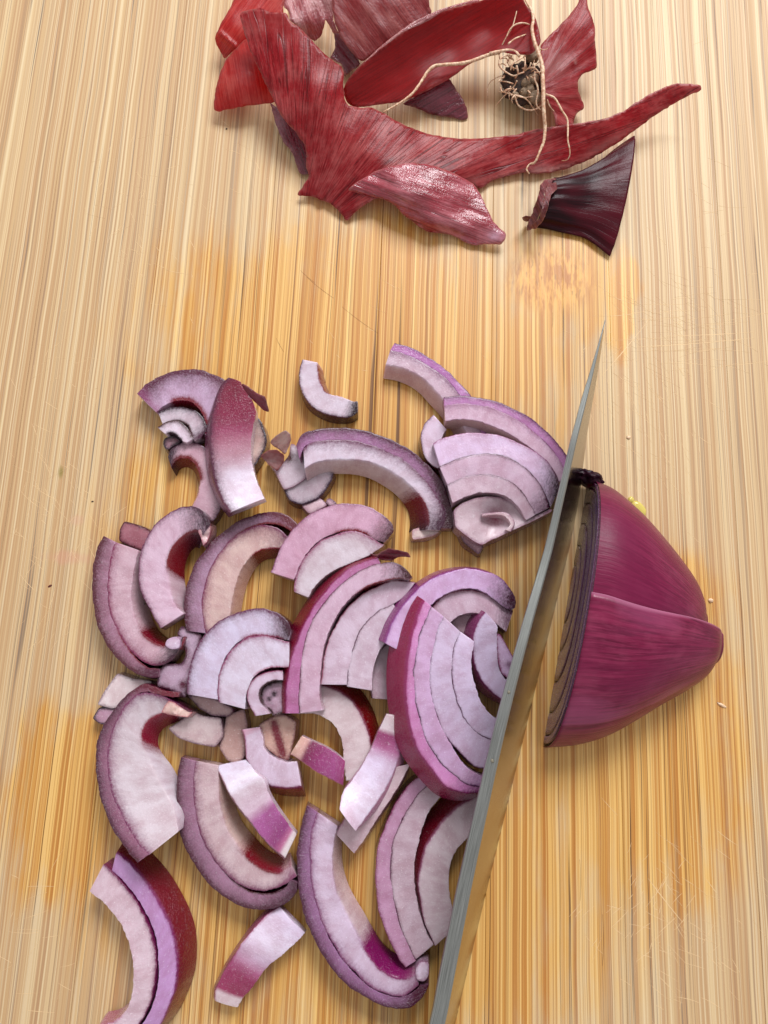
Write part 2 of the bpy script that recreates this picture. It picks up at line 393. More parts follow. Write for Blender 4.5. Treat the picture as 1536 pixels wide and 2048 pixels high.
# knife scratches on the board: hair-thin torn fibres, too many to count
def scratches():
    vs, fs = [], []
    rg = random.Random(3)
    def line(x, y, ang, ln, w, bend=0.0):
        cx, cy = BL(x, y); n = 5
        ca, sa = math.cos(ang), math.sin(ang)
        prev = None
        for k in range(n + 1):
            s = (k / n - 0.5) * ln
            b = bend * ((k / n - 0.5) ** 2 - 0.25) * ln
            px_, py_ = cx + ca * s - sa * b, cy + sa * s + ca * b
            ww = w * (0.35 + 0.65 * math.sin(math.pi * (k + 0.25) / (n + 0.5))) * 0.5
            ww *= rg.uniform(0.6, 1.2)
            i = len(vs)
            vs.extend([(px_ + sa * ww, py_ - ca * ww, 0.001), (px_, py_, 0.0035), (px_ - sa * ww, py_ + ca * ww, 0.001)])
            if prev is not None:
                fs.append((prev, i, i + 1, prev + 1)); fs.append((prev + 1, i + 1, i + 2, prev + 2))
            prev = i
    cl = [((1395, 670), (130, 70), 6, 10, 40, 1.4), ((1330, 900), (110, 220), 120, 35, 46, .5), ((1360, 620), (120, 90), -32, 20, 44, .7),
          ((1290, 800), (90, 130), 128, 30, 60, .6), ((110, 1130), (90, 160), 60, 25, 50, .6), ((90, 1000), (90, 200), -40, 25, 44, .6),
          ((1370, 1870), (140, 150), -35, 25, 70, .5), ((1290, 1820), (110, 120), 60, 25, 50, .45), ((330, 470), (130, 120), -35, 30, 46, .45),
          ((260, 330), (110, 110), 50, 30, 26, .4), ((650, 620), (200, 90), -35, 30, 10, .5), ((470, 330), (120, 90), -25, 40, 16, .35),
          ((1220, 700), (60, 50), 70, 40, 34, .35), ((130, 760), (100, 120), 40, 50, 26, .4), ((1440, 350), (60, 200), 0, 40, 14, .6), ((80, 1900), (70, 120), 30, 60, 20, .5)]
    for (c, sp, a0, da, n, ln) in cl:
        for _ in range(n):
            line(rg.gauss(c[0], sp[0] * .6), rg.gauss(c[1], sp[1] * .6), math.radians(a0 + rg.uniform(-da, da)), ln * rg.uniform(.3, 1.5), rg.uniform(.007, .013), rg.uniform(-.2, .2))
    for (x, y, a, l) in [(1255, 690, 52, 2.6), (1390, 685, 7, 3.6), (1420, 668, 5, 2.6), (1215, 1160, -40, 1.2), (1330, 1800, -50, 1.3)]:
        line(x, y, math.radians(a), l, .02, .04)
    me = bpy.data.meshes.new('knife_scratches'); me.from_pydata([(x * .01, y * .01, z * .01) for x, y, z in vs], [], fs)
    me.materials.append(plain('torn_fibre', lin((226, 190, 142)), 0.6))
    o = bpy.data.objects.new('knife_scratches', me); COL.objects.link(o); o.parent = board; o['kind'] = 'stuff'
    # darker hairline cuts
    vs.clear(); fs.clear()
    for (x, y, a, l) in [(640, 575, -38, 1.1), (720, 640, -36, 1.4), (615, 553, -40, .6), (430, 770, -35, 1.0), (1105, 640, 88, .5), (560, 690, -60, .5), (1205, 1880, 89, 1.2), (1160, 1760, 90, 1.0)]:
        line(x, y, math.radians(a), l, .011, .08)
    me = bpy.data.meshes.new('dark_cuts'); me.from_pydata([(x * .01, y * .01, z * .01) for x, y, z in vs], [], fs)
    me.materials.append(plain('dark_cut', lin((112, 66, 28)), 0.7))
    o = bpy.data.objects.new('dark_cuts', me); COL.objects.link(o); o.parent = board; o['kind'] = 'stuff'
scratches()

# ------------------------------------------------------------------ builders for cut onion
PURPLE = lin((84, 30, 66)); DKP = lin((52, 16, 40)); CRIM = lin((128, 16, 44)); VIO = lin((150, 60, 140)); BRN = lin((70, 22, 26))
WHT = lin((226, 216, 224)); GRY = lin((208, 198, 204)); PNK = lin((214, 182, 198)); LIL = lin((186, 148, 184)); MAU = lin((150, 104, 130))
TAN = lin((214, 190, 176)); SKIN = lin((150, 24, 78)); SKD = lin((104, 8, 34)); ROSE = lin((176, 66, 120)); SHD = lin((190, 172, 172)); CRM = lin((232, 218, 198))
NSIDE = [0.0, 0.12, 0.3, 0.55, 0.8, 1.0]
def tri(a, u):
    """value along the length from (start, mid, end)"""
    if not isinstance(a, (tuple, list)): return a
    s, m, e = a
    return s * (2 * u * u - 3 * u + 1) + m * (4 * u - 4 * u * u) + e * (2 * u * u - u)
def layer(name, outer, inner, z=0.55, th=0.5, so=0.04, si=0.03, tilt=0.0, f=WHT, e=(PURPLE, .10, .95), i=None, x0=None, x1=None, s=PURPLE, b=None,
          grad=None, parent=None, seed=0, jag=0.018, crown=0.0, endr=0.5, ext=0.0, curl0=0.0, curl1=0.0):
    """one curved onion layer of a slice: outer and inner edges of its cut face (photo points), top height z, thickness th,
    side walls spreading by so / si towards the board. Pigment: e outer edge, i inner patch (colour, cm, strength, u0, u1), x0 / x1 ends."""
    L = sum(math.dist(outer[k], outer[k + 1]) for k in range(len(outer) - 1)) / 70.0
    nu = int(max(14, min(110, L / 0.05)))
    po, pi = catmull(outer, nu), catmull(inner, nu)
    if ext:
        dd = pi - po; pi = pi + dd / np.maximum(1e-6, np.linalg.norm(dd, axis=1))[:, None] * ext
    nv = 12
    rg = seed * 13.7 + len(name)
    vs, cs, pg, uv = [], [], [], []
    rows = []
    for a in range(nu):
        u = a / (nu - 1)
        zt = tri(z, u) + curl0 * max(0.0, 1 - u / .28) ** 2 + curl1 * max(0.0, 1 - (1 - u) / .28) ** 2
        jo = jag * 1.6 * nz(u * L * 1.7, rg, 11.0) + jag * nz(u * L * 5.0, rg, 1.0) + jag * .8 * nz(u * L * 14.0, rg, 3.0); ji = jag * nz(u * L * 5.0, rg, 7.0) + jag * nz(u * L * 16.0, rg, 9.0)
        A = W(po[a][0], po[a][1], zt); B = W(pi[a][0], pi[a][1], zt + tilt)
        d = B[:2] - A[:2]; wd = max(1e-4, np.linalg.norm(d)); d = d / wd
        A0, B0 = A.copy(), B.copy()
        A = A + np.array([d[0], d[1], 0]) * jo; B = B + np.array([d[0], d[1], 0]) * ji
        zb = max(0.002, zt - th)
        row = []
        def add(p, v, kind, k):
            """v: cm across; kind: top / out / inn / bot"""
            if kind == 'top':
                vv = k
                col = f
                if grad is not None:
                    for q in range(len(grad) - 1):
                        if grad[q][0] <= u <= grad[q + 1][0]:
                            tt = (u - grad[q][0]) / max(1e-6, grad[q + 1][0] - grad[q][0]); col = mixc(grad[q][1], grad[q + 1][1], tt); break
            elif kind == 'out': col = s
            elif kind == 'inn': col = b if b is not None else mixc(f, (0.62, 0.40, 0.40), 0.22)
            else: col = mixc(f, s, 0.4)
            al, pc = 0.0, PURPLE
            W_ = wd
            dist_o = k * W_ if kind == 'top' else (0.0 if kind in ('out', 'bot') else W_)
            dist_i = (1 - k) * W_ if kind == 'top' else (-k * th * 0.8 if kind == 'inn' else W_)
            def put(c2, a2):
                nonlocal al, pc
                if a2 > 0.003:
                    pc = mixc(pc, c2, a2 / max(1e-6, a2 + al * (1 - a2))) if al > 0 else c2
                    al = al + a2 * (1 - al)
            if e is not None and kind in ('top', 'out'):
                fall = math.exp(-(dist_o / (e[1] * ((1.25 if e[1] > .05 else .85) + .5 * nz(u * L * 1.3, rg, 5.0)))) ** 1.2)
                if kind == 'top': put(e[0], e[2] * fall)
            if kind == 'out': put(s, 1.0); al = 1.6
            if i is not None and kind in ('top', 'inn'):
                c2, wi, st_, u0, u1 = i[:5]
                m = sstep(u0 - .10, u0 + .07, u) * (1 - sstep(u1 - .05, u1 + .05, u))
                fall = 1.0 if dist_i <= 0 else math.exp(-(dist_i / wi) ** 2)
                put(c2, st_ * m * fall)
            if x1 is not None:
                put(x1[0], x1[2] * sstep(x1[1], 1.0, u) * (1.0 if kind != 'top' else (1 - 0.35 * k)))
            if x0 is not None:
                put(x0[0], x0[2] * (1 - sstep(0.0, x0[1], u)) * (1.0 if kind != 'top' else (1 - 0.35 * k)))
            vs.append(p); cs.append(col); pg.append((*pc, al)); uv.append((u * L + seed * 3.1, v)); row.append(len(vs) - 1)
        so_, si_ = tri(so, u), tri(si, u)
        for k in reversed(NSIDE[1:]):        # bottom outer -> up
            q = k ** 0.8
            p = A + (A0 - A) * min(1.0, k * 3); p[2] = zt - 0.015 - (zt - 0.015 - zb) * k
            p[:2] -= d * (so_ * q + 0.004)
            add(p, -k * th, 'out', k)
        for j in range(nv + 1):
            k = j / nv
            k = 0.5 - 0.5 * math.cos(math.pi * k)
            p = A * (1 - k) + B * k
            ro = 0.010 * math.exp(-k * wd / 0.010) + 0.004 * math.exp(-(1 - k) * wd / 0.008)
            p[2] += -ro + crown * math.sin(math.pi * k) + 0.03 * nz(u * L * 1.1, k * wd * 1.6, rg) + 0.008 * nz(u * L * 4, k * wd * 5, rg + 3)
            add(p, k * wd, 'top', k)
        for k in NSIDE[1:]:
            q = k ** 0.8
            p = B + (B0 - B) * min(1.0, k * 3); p[2] = zt + tilt - 0.012 - (zt + tilt - 0.012 - zb) * k
            p[:2] += d * (si_ * q + 0.002)
            add(p, wd + k * th, 'inn', k)
        rows.append(row)
    m = len(rows[0])
    fs = []
    for a in range(nu - 1):
        for j in range(m):
            j2 = (j + 1) % m
            fs.append((rows[a][j], rows[a + 1][j], rows[a + 1][j2], rows[a][j2]))
    # rounded-off end caps
    for a, sgn in ((0, -1), (nu - 1, 1)):
        ring = rows[a]
        cen = np.mean([vs[q] for q in ring], axis=0)
        nb = np.mean([vs[q] for q in rows[a + 1 if a == 0 else a - 1]], axis=0)
        dr = cen - nb; dr = dr / max(1e-6, np.linalg.norm(dr))
        prev = ring
        for kk, (sc, adv) in enumerate(((0.97, 0.012), (0.6, 0.018), (0.2, 0.02))):
            new = []
            for q in ring:
                p = cen + (np.array(vs[q]) - cen) * sc + dr * adv
                vs.append(p)
                cc = mixc(f if grad is None else grad[0 if a == 0 else -1][1], cs[q], 0.35)
                cs.append(cc); pg.append((*pg[q][:3], pg[q][3] * endr * (1.0 if kk == 0 else 0.5))); uv.append((uv[q][0] + adv * 3, uv[q][1])); new.append(len(vs) - 1)
            for j in range(m):
                j2 = (j + 1) % m
                fs.append((prev[j], new[j], new[j2], prev[j2]) if a else (prev[j], prev[j2], new[j2], new[j]))
            prev = new
        fs.append(tuple(prev) if a else tuple(reversed(prev)))
    o = make_mesh(name, vs, fs, ONION, parent=parent, cols=cs, pigs=pg, uvs=uv)
    fixn(o); o.data.set_sharp_from_angle(angle=math.radians(38))
    return o
def fixn(o):
    bm = bmesh.new(); bm.from_mesh(o.data)
    bmesh.ops.recalc_face_normals(bm, faces=bm.faces)
    bm.to_mesh(o.data); bm.free()
    return o

def densify(poly, step):
    out = []
    for k in range(len(poly)):
        a, b = np.array(poly[k]), np.array(poly[(k + 1) % len(poly)])
        n = max(1, int(round(np.linalg.norm(b - a) / step)))
        for q in range(n): out.append(a + (b - a) * q / n)
    return out
def smooth_loop(poly, step, n_iter=2):
    pts = np.array(densify(poly, step))
    for _ in range(n_iter):
        pts = 0.5 * pts + 0.25 * (np.roll(pts, 1, 0) + np.roll(pts, -1, 0))
    return pts
def fill(bnd, step):
    """triangulate a closed outline with inner points: returns points, triangles, number of boundary points"""
    b = np.array(bnd); n = len(b)
    x0, y0 = b.min(0); x1, y1 = b.max(0)
    gx, gy = np.arange(x0 + step / 2, x1, step), np.arange(y0 + step / 2, y1, step * .87)
    G = np.array([(x + (step / 2 if r % 2 else 0), y) for r, y in enumerate(gy) for x in gx])
    if len(G):
        inside = np.zeros(len(G), bool)
        nxt = np.roll(b, -1, 0)
        for (ax, ay), (bx, by) in zip(b, nxt):
            c = (ay > G[:, 1]) != (by > G[:, 1])
            with np.errstate(divide='ignore', invalid='ignore'):
                xx = (bx - ax) * (G[:, 1] - ay) / (by - ay) + ax
            inside ^= c & (G[:, 0] < xx)
        G = G[inside]
        if len(G):
            dm = np.min(np.linalg.norm(G[:, None] - b[None], axis=2), axis=1)
            G = G[dm > step * 0.6]
    pts = np.vstack([b, G]) if len(G) else b
    res = delaunay_2d_cdt([Vector(p) for p in pts], [(k, (k + 1) % n) for k in range(n)], [], 1, 1e-6)
    ov = np.array([tuple(v) for v in res[0]])
    return ov, [tuple(f) for f in res[2]], n
def bdist(pts, b):
    return np.min(np.linalg.norm(pts[:, None] - b[None], axis=2), axis=1)
def boundary_loops(faces):
    ed = {}
    for f in faces:
        for k in range(len(f)):
            a, b = f[k], f[(k + 1) % len(f)]
            ed[(a, b)] = 1
    return [(a, b) for (a, b) in ed if (b, a) not in ed]
_rbf = {}
def idw(ctrl, x, y):
    """smooth height through control points (thin plate)"""
    key = id(ctrl)
    if key not in _rbf:
        c = np.array(ctrl, float); n = len(c)
        d = np.linalg.norm(c[:, None, :2] - c[None, :, :2], axis=2) / 60.0
        K = np.where(d > 0, d * d * np.log(d + 1e-12), 0.0) + 0.02 * np.eye(n)
        Pm = np.hstack([np.ones((n, 1)), c[:, :2] / 60.0])
        M = np.block([[K, Pm], [Pm.T, np.zeros((3, 3))]])
        _rbf[key] = (c, np.linalg.lstsq(M, np.concatenate([c[:, 2], np.zeros(3)]), rcond=None)[0], ctrl)
    c, w, _ = _rbf[key]
    d = np.hypot(c[:, 0] - x, c[:, 1] - y) / 60.0
    v = float(np.dot(w[:-3], np.where(d > 0, d * d * np.log(d + 1e-12), 0.0)) + w[-3] + w[-2] * x / 60.0 + w[-1] * y / 60.0)
    return min(max(v, c[:, 2].min() - .05), c[:, 2].max() + .25)

def chunk(name, poly, z=0.5, th=0.45, spread=0.05, f=WHT, e=(PURPLE, .06, .6), blobs=(), s=None, ctrl=None, parent=None, seed=0, rough=0.012, round_=0.012, sm=1, step=5.0):
    """a chunk of flesh from its outline: domed rim, side wall down to z - th. blobs: (x, y, r px, colour, strength)"""
    bnd = smooth_loop(poly, step, sm)
    pts, tris, n = fill(bnd, step)
    dist = bdist(pts, bnd) / 70.0
    cen = pts.mean(0)
    vs, cs, pg, uv = [], [], [], []
    for k, (x, y) in enumerate(pts):
        zt = idw(ctrl, x, y) if ctrl else z
        zz = zt - round_ * math.exp(-dist[k] / 0.03) + rough * nz(x / 22.0, y / 22.0, seed + .5) + rough * .6 * nz(x / 9.0, y / 9.0, seed + 2.5)
        vs.append(W(x, y, zz))
        al, pc = (0.0, PURPLE) if e is None else (e[2] * math.exp(-(dist[k] / e[1])), e[0])
        for bx, by, r, c2, st_ in blobs:
            a2 = st_ * math.exp(-((x - bx) ** 2 + (y - by) ** 2) / (r * r))
            if a2 > 0.01:
                pc = mixc(pc, c2, a2 / (a2 + al * (1 - a2))) if al > 0 else c2
                al = al + a2 * (1 - al)
        cs.append(f); pg.append((*pc, al)); uv.append((x / 70.0 + seed, y / 70.0))
    fs = list(tris)
    bl = boundary_loops(tris)
    low = {}
    for lev, q in ((1, 0.5), (2, 1.0)):
        for a, b in bl:
            for k in (a, b):
                if (k, lev) not in low:
                    x, y = pts[k]
                    zt = idw(ctrl, x, y) if ctrl else z
                    d = np.array([x - cen[0], -(y - cen[1])]); d = d / max(1e-6, np.linalg.norm(d))
                    p = np.array(vs[k]); p[2] = max(0.002, zt - th * q); p[:2] += d * spread * q
                    vs.append(p); cs.append(s if s is not None else mixc(f, (0.5, 0.3, 0.32), 0.25)); pg.append((*pg[k][:3], pg[k][3] * .6)); uv.append((x / 70.0 + seed, y / 70.0 + q * th))
                    low[(k, lev)] = len(vs) - 1
    for a, b in bl:
        fs.append((b, a, low[(a, 1)], low[(b, 1)])); fs.append((low[(b, 1)], low[(a, 1)], low[(a, 2)], low[(b, 2)]))
    o = make_mesh(name, vs, fs, ONION, parent=parent, cols=cs, pigs=pg, uvs=uv)
    fixn(o); o.data.set_sharp_from_angle(angle=math.radians(38))
    return o

def sheet(name, poly, ctrl, mat, fan=None, direc=None, parent=None, seed=0, step=6.0, th=0.009, ripple=0.03, rag=1.5, pig=None, sm=1, curl=0.0, folds=None, flat=0.0):
    """papery skin: outline in photo points, height from control points (x, y, z cm), fibres along direc or fanning from fan"""
    bnd = smooth_loop(poly, step, sm)
    bnd = np.array([(x + rag * nz(x / 6.0, y / 6.0, seed) + rag * nz(x / 17.0, y / 17.0, seed + 4), y + rag * nz(x / 6.0, y / 6.0, seed + 9) + rag * nz(x / 17.0, y / 17.0, seed + 14)) for x, y in bnd])
    pts, tris, n = fill(bnd, step)
    dist = bdist(pts, bnd)
    vs, uv, pg = [], [], []
    for k, (x, y) in enumerate(pts):
        zt = idw(ctrl, x, y)
        if fan is not None:
            dx, dy = x - fan[0], y - fan[1]
            rr = math.hypot(dx, dy); an = math.atan2(dy, dx)
            u, v = rr / 66.0, an * (fan[2] if len(fan) > 2 else 3.2)
        else:
            ca, sa = math.cos(direc), math.sin(direc)
            u, v = (x * ca + y * sa) / 66.0, (-x * sa + y * ca) / 66.0
        zt += ripple * (nz(u * .5, v * 2.2, seed) + 0.5 * nz(u * 1.2, v * 5.0, seed + 5) + 0.28 * nz(u * .8, v * 11.0, seed + 6)) + ripple * .6 * nz(x / 40., y / 40., seed + 8)
        zt += curl * math.exp(-dist[k] / 9.0)
        if folds:
            for (fx, fy, fa, fw, fh) in folds:
                dn = -(x - fx) * math.sin(fa) + (y - fy) * math.cos(fa)
                zt += fh * math.exp(-(dn / fw) ** 2)
        zt = max(0.02, zt)
        vs.append(W(x, y, zt)); uv.append((u, v))
        c, a = (0, 0, 0), 0.0
        if pig:
            for (bx, by, rx, ry, an_, c2, st_) in pig:
                ca, sa = math.cos(an_), math.sin(an_)
                lx, ly = (x - bx) * ca + (y - by) * sa, -(x - bx) * sa + (y - by) * ca
                a2 = st_ * math.exp(-(lx / rx) ** 2 - (ly / ry) ** 2) * (0.75 + 0.5 * nz(x / 7., y / 7., seed))
                if a2 > a: c, a = c2, min(1.0, a2)
        if dist[k] < 3.0 and a < .5:
            e2 = .55 * (1 - dist[k] / 3.0) * (0.6 + nz(x / 9., y / 9., seed + 2))
            if e2 > a: c, a = lin((216, 150, 140)), max(0.0, e2)
        pg.append((*c, a))
    o = make_mesh(name, vs, tris, mat, parent=parent, pigs=pg, uvs=uv)
    me = o.data
    nz_mean = np.mean([p.normal.z for p in me.polygons])
    if nz_mean < 0: me.flip_normals()
    md = o.modifiers.new('paper', 'SOLIDIFY'); md.thickness = th * 0.01; md.offset = -1
    return o

def tube(name, pts, rad, mat, parent=None, n=7, seed=0, flat=1.0):
    """a strand through photo points (x, y, z cm) with radius (start, mid, end) in cm"""
    L = sum(math.dist(pts[k][:2], pts[k + 1][:2]) for k in range(len(pts) - 1))
    nu = max(8, int(L / 3.5))
    c = catmull(pts, nu)
    w = np.array([W(x, y, z) for x, y, z in c])
    vs, fs, uv = [], [], []
    for a in range(nu):
        tg = w[min(a + 1, nu - 1)] - w[max(a - 1, 0)]; tg = tg / max(1e-9, np.linalg.norm(tg))
        sd = np.cross(tg, [0, 0, 1.0]); sd = sd / max(1e-6, np.linalg.norm(sd)); up = np.cross(sd, tg)
        r = tri(rad, a / (nu - 1)) * (1 + 0.22 * nz(a * .35, seed * 3.3, 2.0))
        for k in range(n):
            an = 2 * math.pi * k / n
            vs.append(w[a] + sd * r * math.cos(an) + up * r * math.sin(an) * flat)
            uv.append((a / 6.0, k / n))
    for a in range(nu - 1):
        for k in range(n):
            fs.append((a * n + k, a * n + (k + 1) % n, (a + 1) * n + (k + 1) % n, (a + 1) * n + k))
    fs.append(tuple(range(n - 1, -1, -1))); fs.append(tuple((nu - 1) * n + k for k in range(n)))
    return fixn(make_mesh(name, vs, fs, mat, parent=parent, uvs=uv))
# ------------------------------------------------------------------ knife
def steel(name, rough, base, streak=0.5):
    t = NT(name)
    n = t.noise(t.uv(0.8, 48.0), 1.0, 4.0, 0.65)
    n2 = t.noise(t.uv(1.2, 2.0), 1.0, 3.0, 0.6)
    c = t.mix(t.ramp(n, 0.3, 0.7, 0.0, streak), base, tuple(x * 0.5 for x in base))
    r = t.math('ADD', t.ramp(n, 0.3, 0.7, rough * .75, rough * 1.3), t.ramp(n2, 0.5, 0.75, 0.0, 0.05))
    b = t.principled(Base_Color=c, Roughness=r, Metallic=1.0, Normal=t.bump(n, 0.12, 0.0002))
    return t.finish(b.outputs[0])
STEEL_FACE = steel('steel_face', 0.09, (0.225, 0.23, 0.225), 0.7)
STEEL_SPINE = steel('steel_spine', 0.34, (0.40, 0.405, 0.38), 1.0)
def build_knife():
    e0, e1 = W(924, 2048, 0.0), W(1066, 1438, 0.0)
    dr = e1 - e0; dr /= np.linalg.norm(dr)                    # along the edge, towards the tip
    left = np.array([-dr[1], dr[0], 0.0])
    def plane_hit(px, py, lean):
        up = left * math.sin(lean) + np.array([0, 0, 1.0]) * math.cos(lean)
        nn = np.cross(dr, up); r = ray(px, py)
        t = np.dot(e0 - CAM, nn) / np.dot(r, nn)
        q = CAM + r * t - e0
        return np.dot(q, dr), np.dot(q, up)
    lo, hi = math.radians(12), math.radians(45)
    for _ in range(40):
        md = (lo + hi) / 2
        h = plane_hit(1015, 1440, md)[1]
        if h > 3.4: lo = md
        else: hi = md
    lean = (lo + hi) / 2
    up = left * math.sin(lean) + np.array([0, 0, 1.0]) * math.cos(lean)
    nr = np.cross(dr, up)                                      # out of the right-hand face
    if nr[0] < 0: nr = -nr
    print('knife lean', math.degrees(lean))
    sp = [plane_hit(x, y, lean) for x, y in [(890, 2048), (945, 1760), (1000, 1502), (1032, 1370), (1060, 1262), (1105, 1098), (1153, 882), (1183, 760), (1204, 670), (1211, 641)]]
    ed = [plane_hit(x, y, lean) for x, y in [(1178, 880), (1199, 740), (1211, 641)]]
    print('spine', [(round(float(a), 2), round(float(b), 2)) for a, b in sp]); print('edge', [(round(float(a), 2), round(float(b), 2)) for a, b in ed])
    s_tip = sp[-1][0]
    S = np.concatenate([np.linspace(-9.0, s_tip - 4.5, 26), np.linspace(s_tip - 4.4, s_tip, 26)])
    ss = np.array([a for a, b in sp]); hh = np.array([b for a, b in sp])
    hs_fit = np.poly1d(np.polyfit(ss, hh, 3))
    es = [(-10, 0.0), (ed[0][0] - 2.5, 0.0), (ed[0][0] - 1.2, max(0.0, ed[0][1] * .3)), (ed[0][0], max(0.02, ed[0][1])), (ed[1][0], ed[1][1]), (s_tip, ed[2][1])]
    h_sp = lambda s: float(np.interp(s, ss, hh)) if s > ss[0] else float(hh[0] + 0.02 * (ss[0] - s))
    h_ed = lambda s: float(np.interp(s, [a for a, b in es], [b for a, b in es]))
    kn = thing('kitchen_knife', 'steel chef\'s knife standing on its edge beside the cut onion half', 'knife', e0)
    vs, fs, uv, fm = [], [], [], []
    N = 9
    rows = []
    for s in S:
        a, b = h_ed(s), h_sp(s)
        b = max(b, a + 0.02)
        T = 0.36 * min(1.0, 0.30 + 0.70 * (s_tip - s) / 16.0) * min(1.0, (s_tip - s) / 2.5 + 0.12)
        row = []
        H = [0.0, 0.10, .25, .4, .55, .7, .85, .985]
        for q in H:                                            # right face, edge to spine
            th = T * (q ** 0.9) * 0.5 + 0.003
            row.append((a + (b - a) * q, th))
        row.append((b, T * 0.40)); row.append((b, -T * 0.40))
        for q in reversed(H):
            row.append((a + (b - a) * q, -(T * (q ** 0.9) * 0.5 + 0.003)))
        ids = []
        for h, off in row:
            # the right face is the measured plane: shift so that the right side sits on it
            p = e0 + dr * s + up * h + nr * (off - T * 0.5)
            p[2] = max(p[2], 0.004)
            vs.append(p); uv.append((s, h if abs(off) > T * .45 or h < b else off)); ids.append(len(vs) - 1)
        rows.append(ids)
    m = len(rows[0])
    spine_faces, all_faces = [], []
    for k in range(len(rows) - 1):
        for j in range(m):
            j2 = (j + 1) % m
            q = (rows[k][j], rows[k + 1][j], rows[k + 1][j2], rows[k][j2])
            (spine_faces if 7 <= j <= 9 else all_faces).append(q)
    all_faces.append(tuple(rows[0])); all_faces.append(tuple(reversed(rows[-1])))
    bl = make_mesh('blade', vs, all_faces + spine_faces, STEEL_FACE, parent=kn, uvs=uv, smooth=False)
    bl.data.materials.append(STEEL_SPINE)
    for k in range(len(all_faces), len(all_faces) + len(spine_faces)): bl.data.polygons[k].material_index = 1
    fixn(bl)
    for p in bl.data.polygons: p.use_smooth = p.material_index == 0 and len(p.vertices) == 4
    try:
        bl.data.set_sharp_from_angle(angle=math.radians(24))
    except Exception: pass
    # a fleck of onion juice on the spine, and the handle beyond the bottom of the photograph
    HM = plain('black_handle', (0.02, 0.02, 0.022), 0.4, noise=0.3)
    hv, hf = [], []
    prof = [(-9.0, .95), (-9.6, 1.0), (-11, .95), (-13.5, 1.02), (-16.5, .98), (-19, 1.06), (-20.3, .95), (-20.9, .55)]
    n = 18
    for s, k in prof:
        for j in range(n):
            an = 2 * math.pi * j / n
            p = e0 + dr * s + up * (2.35 + 1.25 * k * math.sin(an)) + nr * (0.95 * k * math.cos(an) * (0.9 + .1 * math.cos(2 * an)) - 0.15)
            hv.append(p)
    for a in range(len(prof) - 1):
        for j in range(n):
            hf.append((a * n + j, a * n + (j + 1) % n, (a + 1) * n + (j + 1) % n, (a + 1) * n + j))
    hf.append(tuple(range(n))); hf.append(tuple(reversed(range((len(prof) - 1) * n, len(prof) * n))))
    fixn(make_mesh('handle', hv, hf, HM, parent=kn))
    # dried speck on the spine
    for (x, y, r) in [(1018, 1383, .035), (984, 1525, .04)]:
        s, h = plane_hit(x, y, lean)
        c = e0 + dr * s + up * (h_sp(s) + .01) - nr * .12
        bm = bmesh.new(); bmesh.ops.create_icosphere(bm, subdivisions=2, radius=1.0)
        vv = [c + np.array(v.co) * np.array([r, r * 1.2, .02]) * (1 + .4 * nz(v.co.x * 2, v.co.y * 2, x)) for v in bm.verts]
        ff = [[q.index for q in f.verts] for f in bm.faces]; bm.free()
        make_mesh('speck', vv, ff, plain('dried_speck', lin((120, 112, 96)), .5), parent=kn)
    return kn
build_knife()

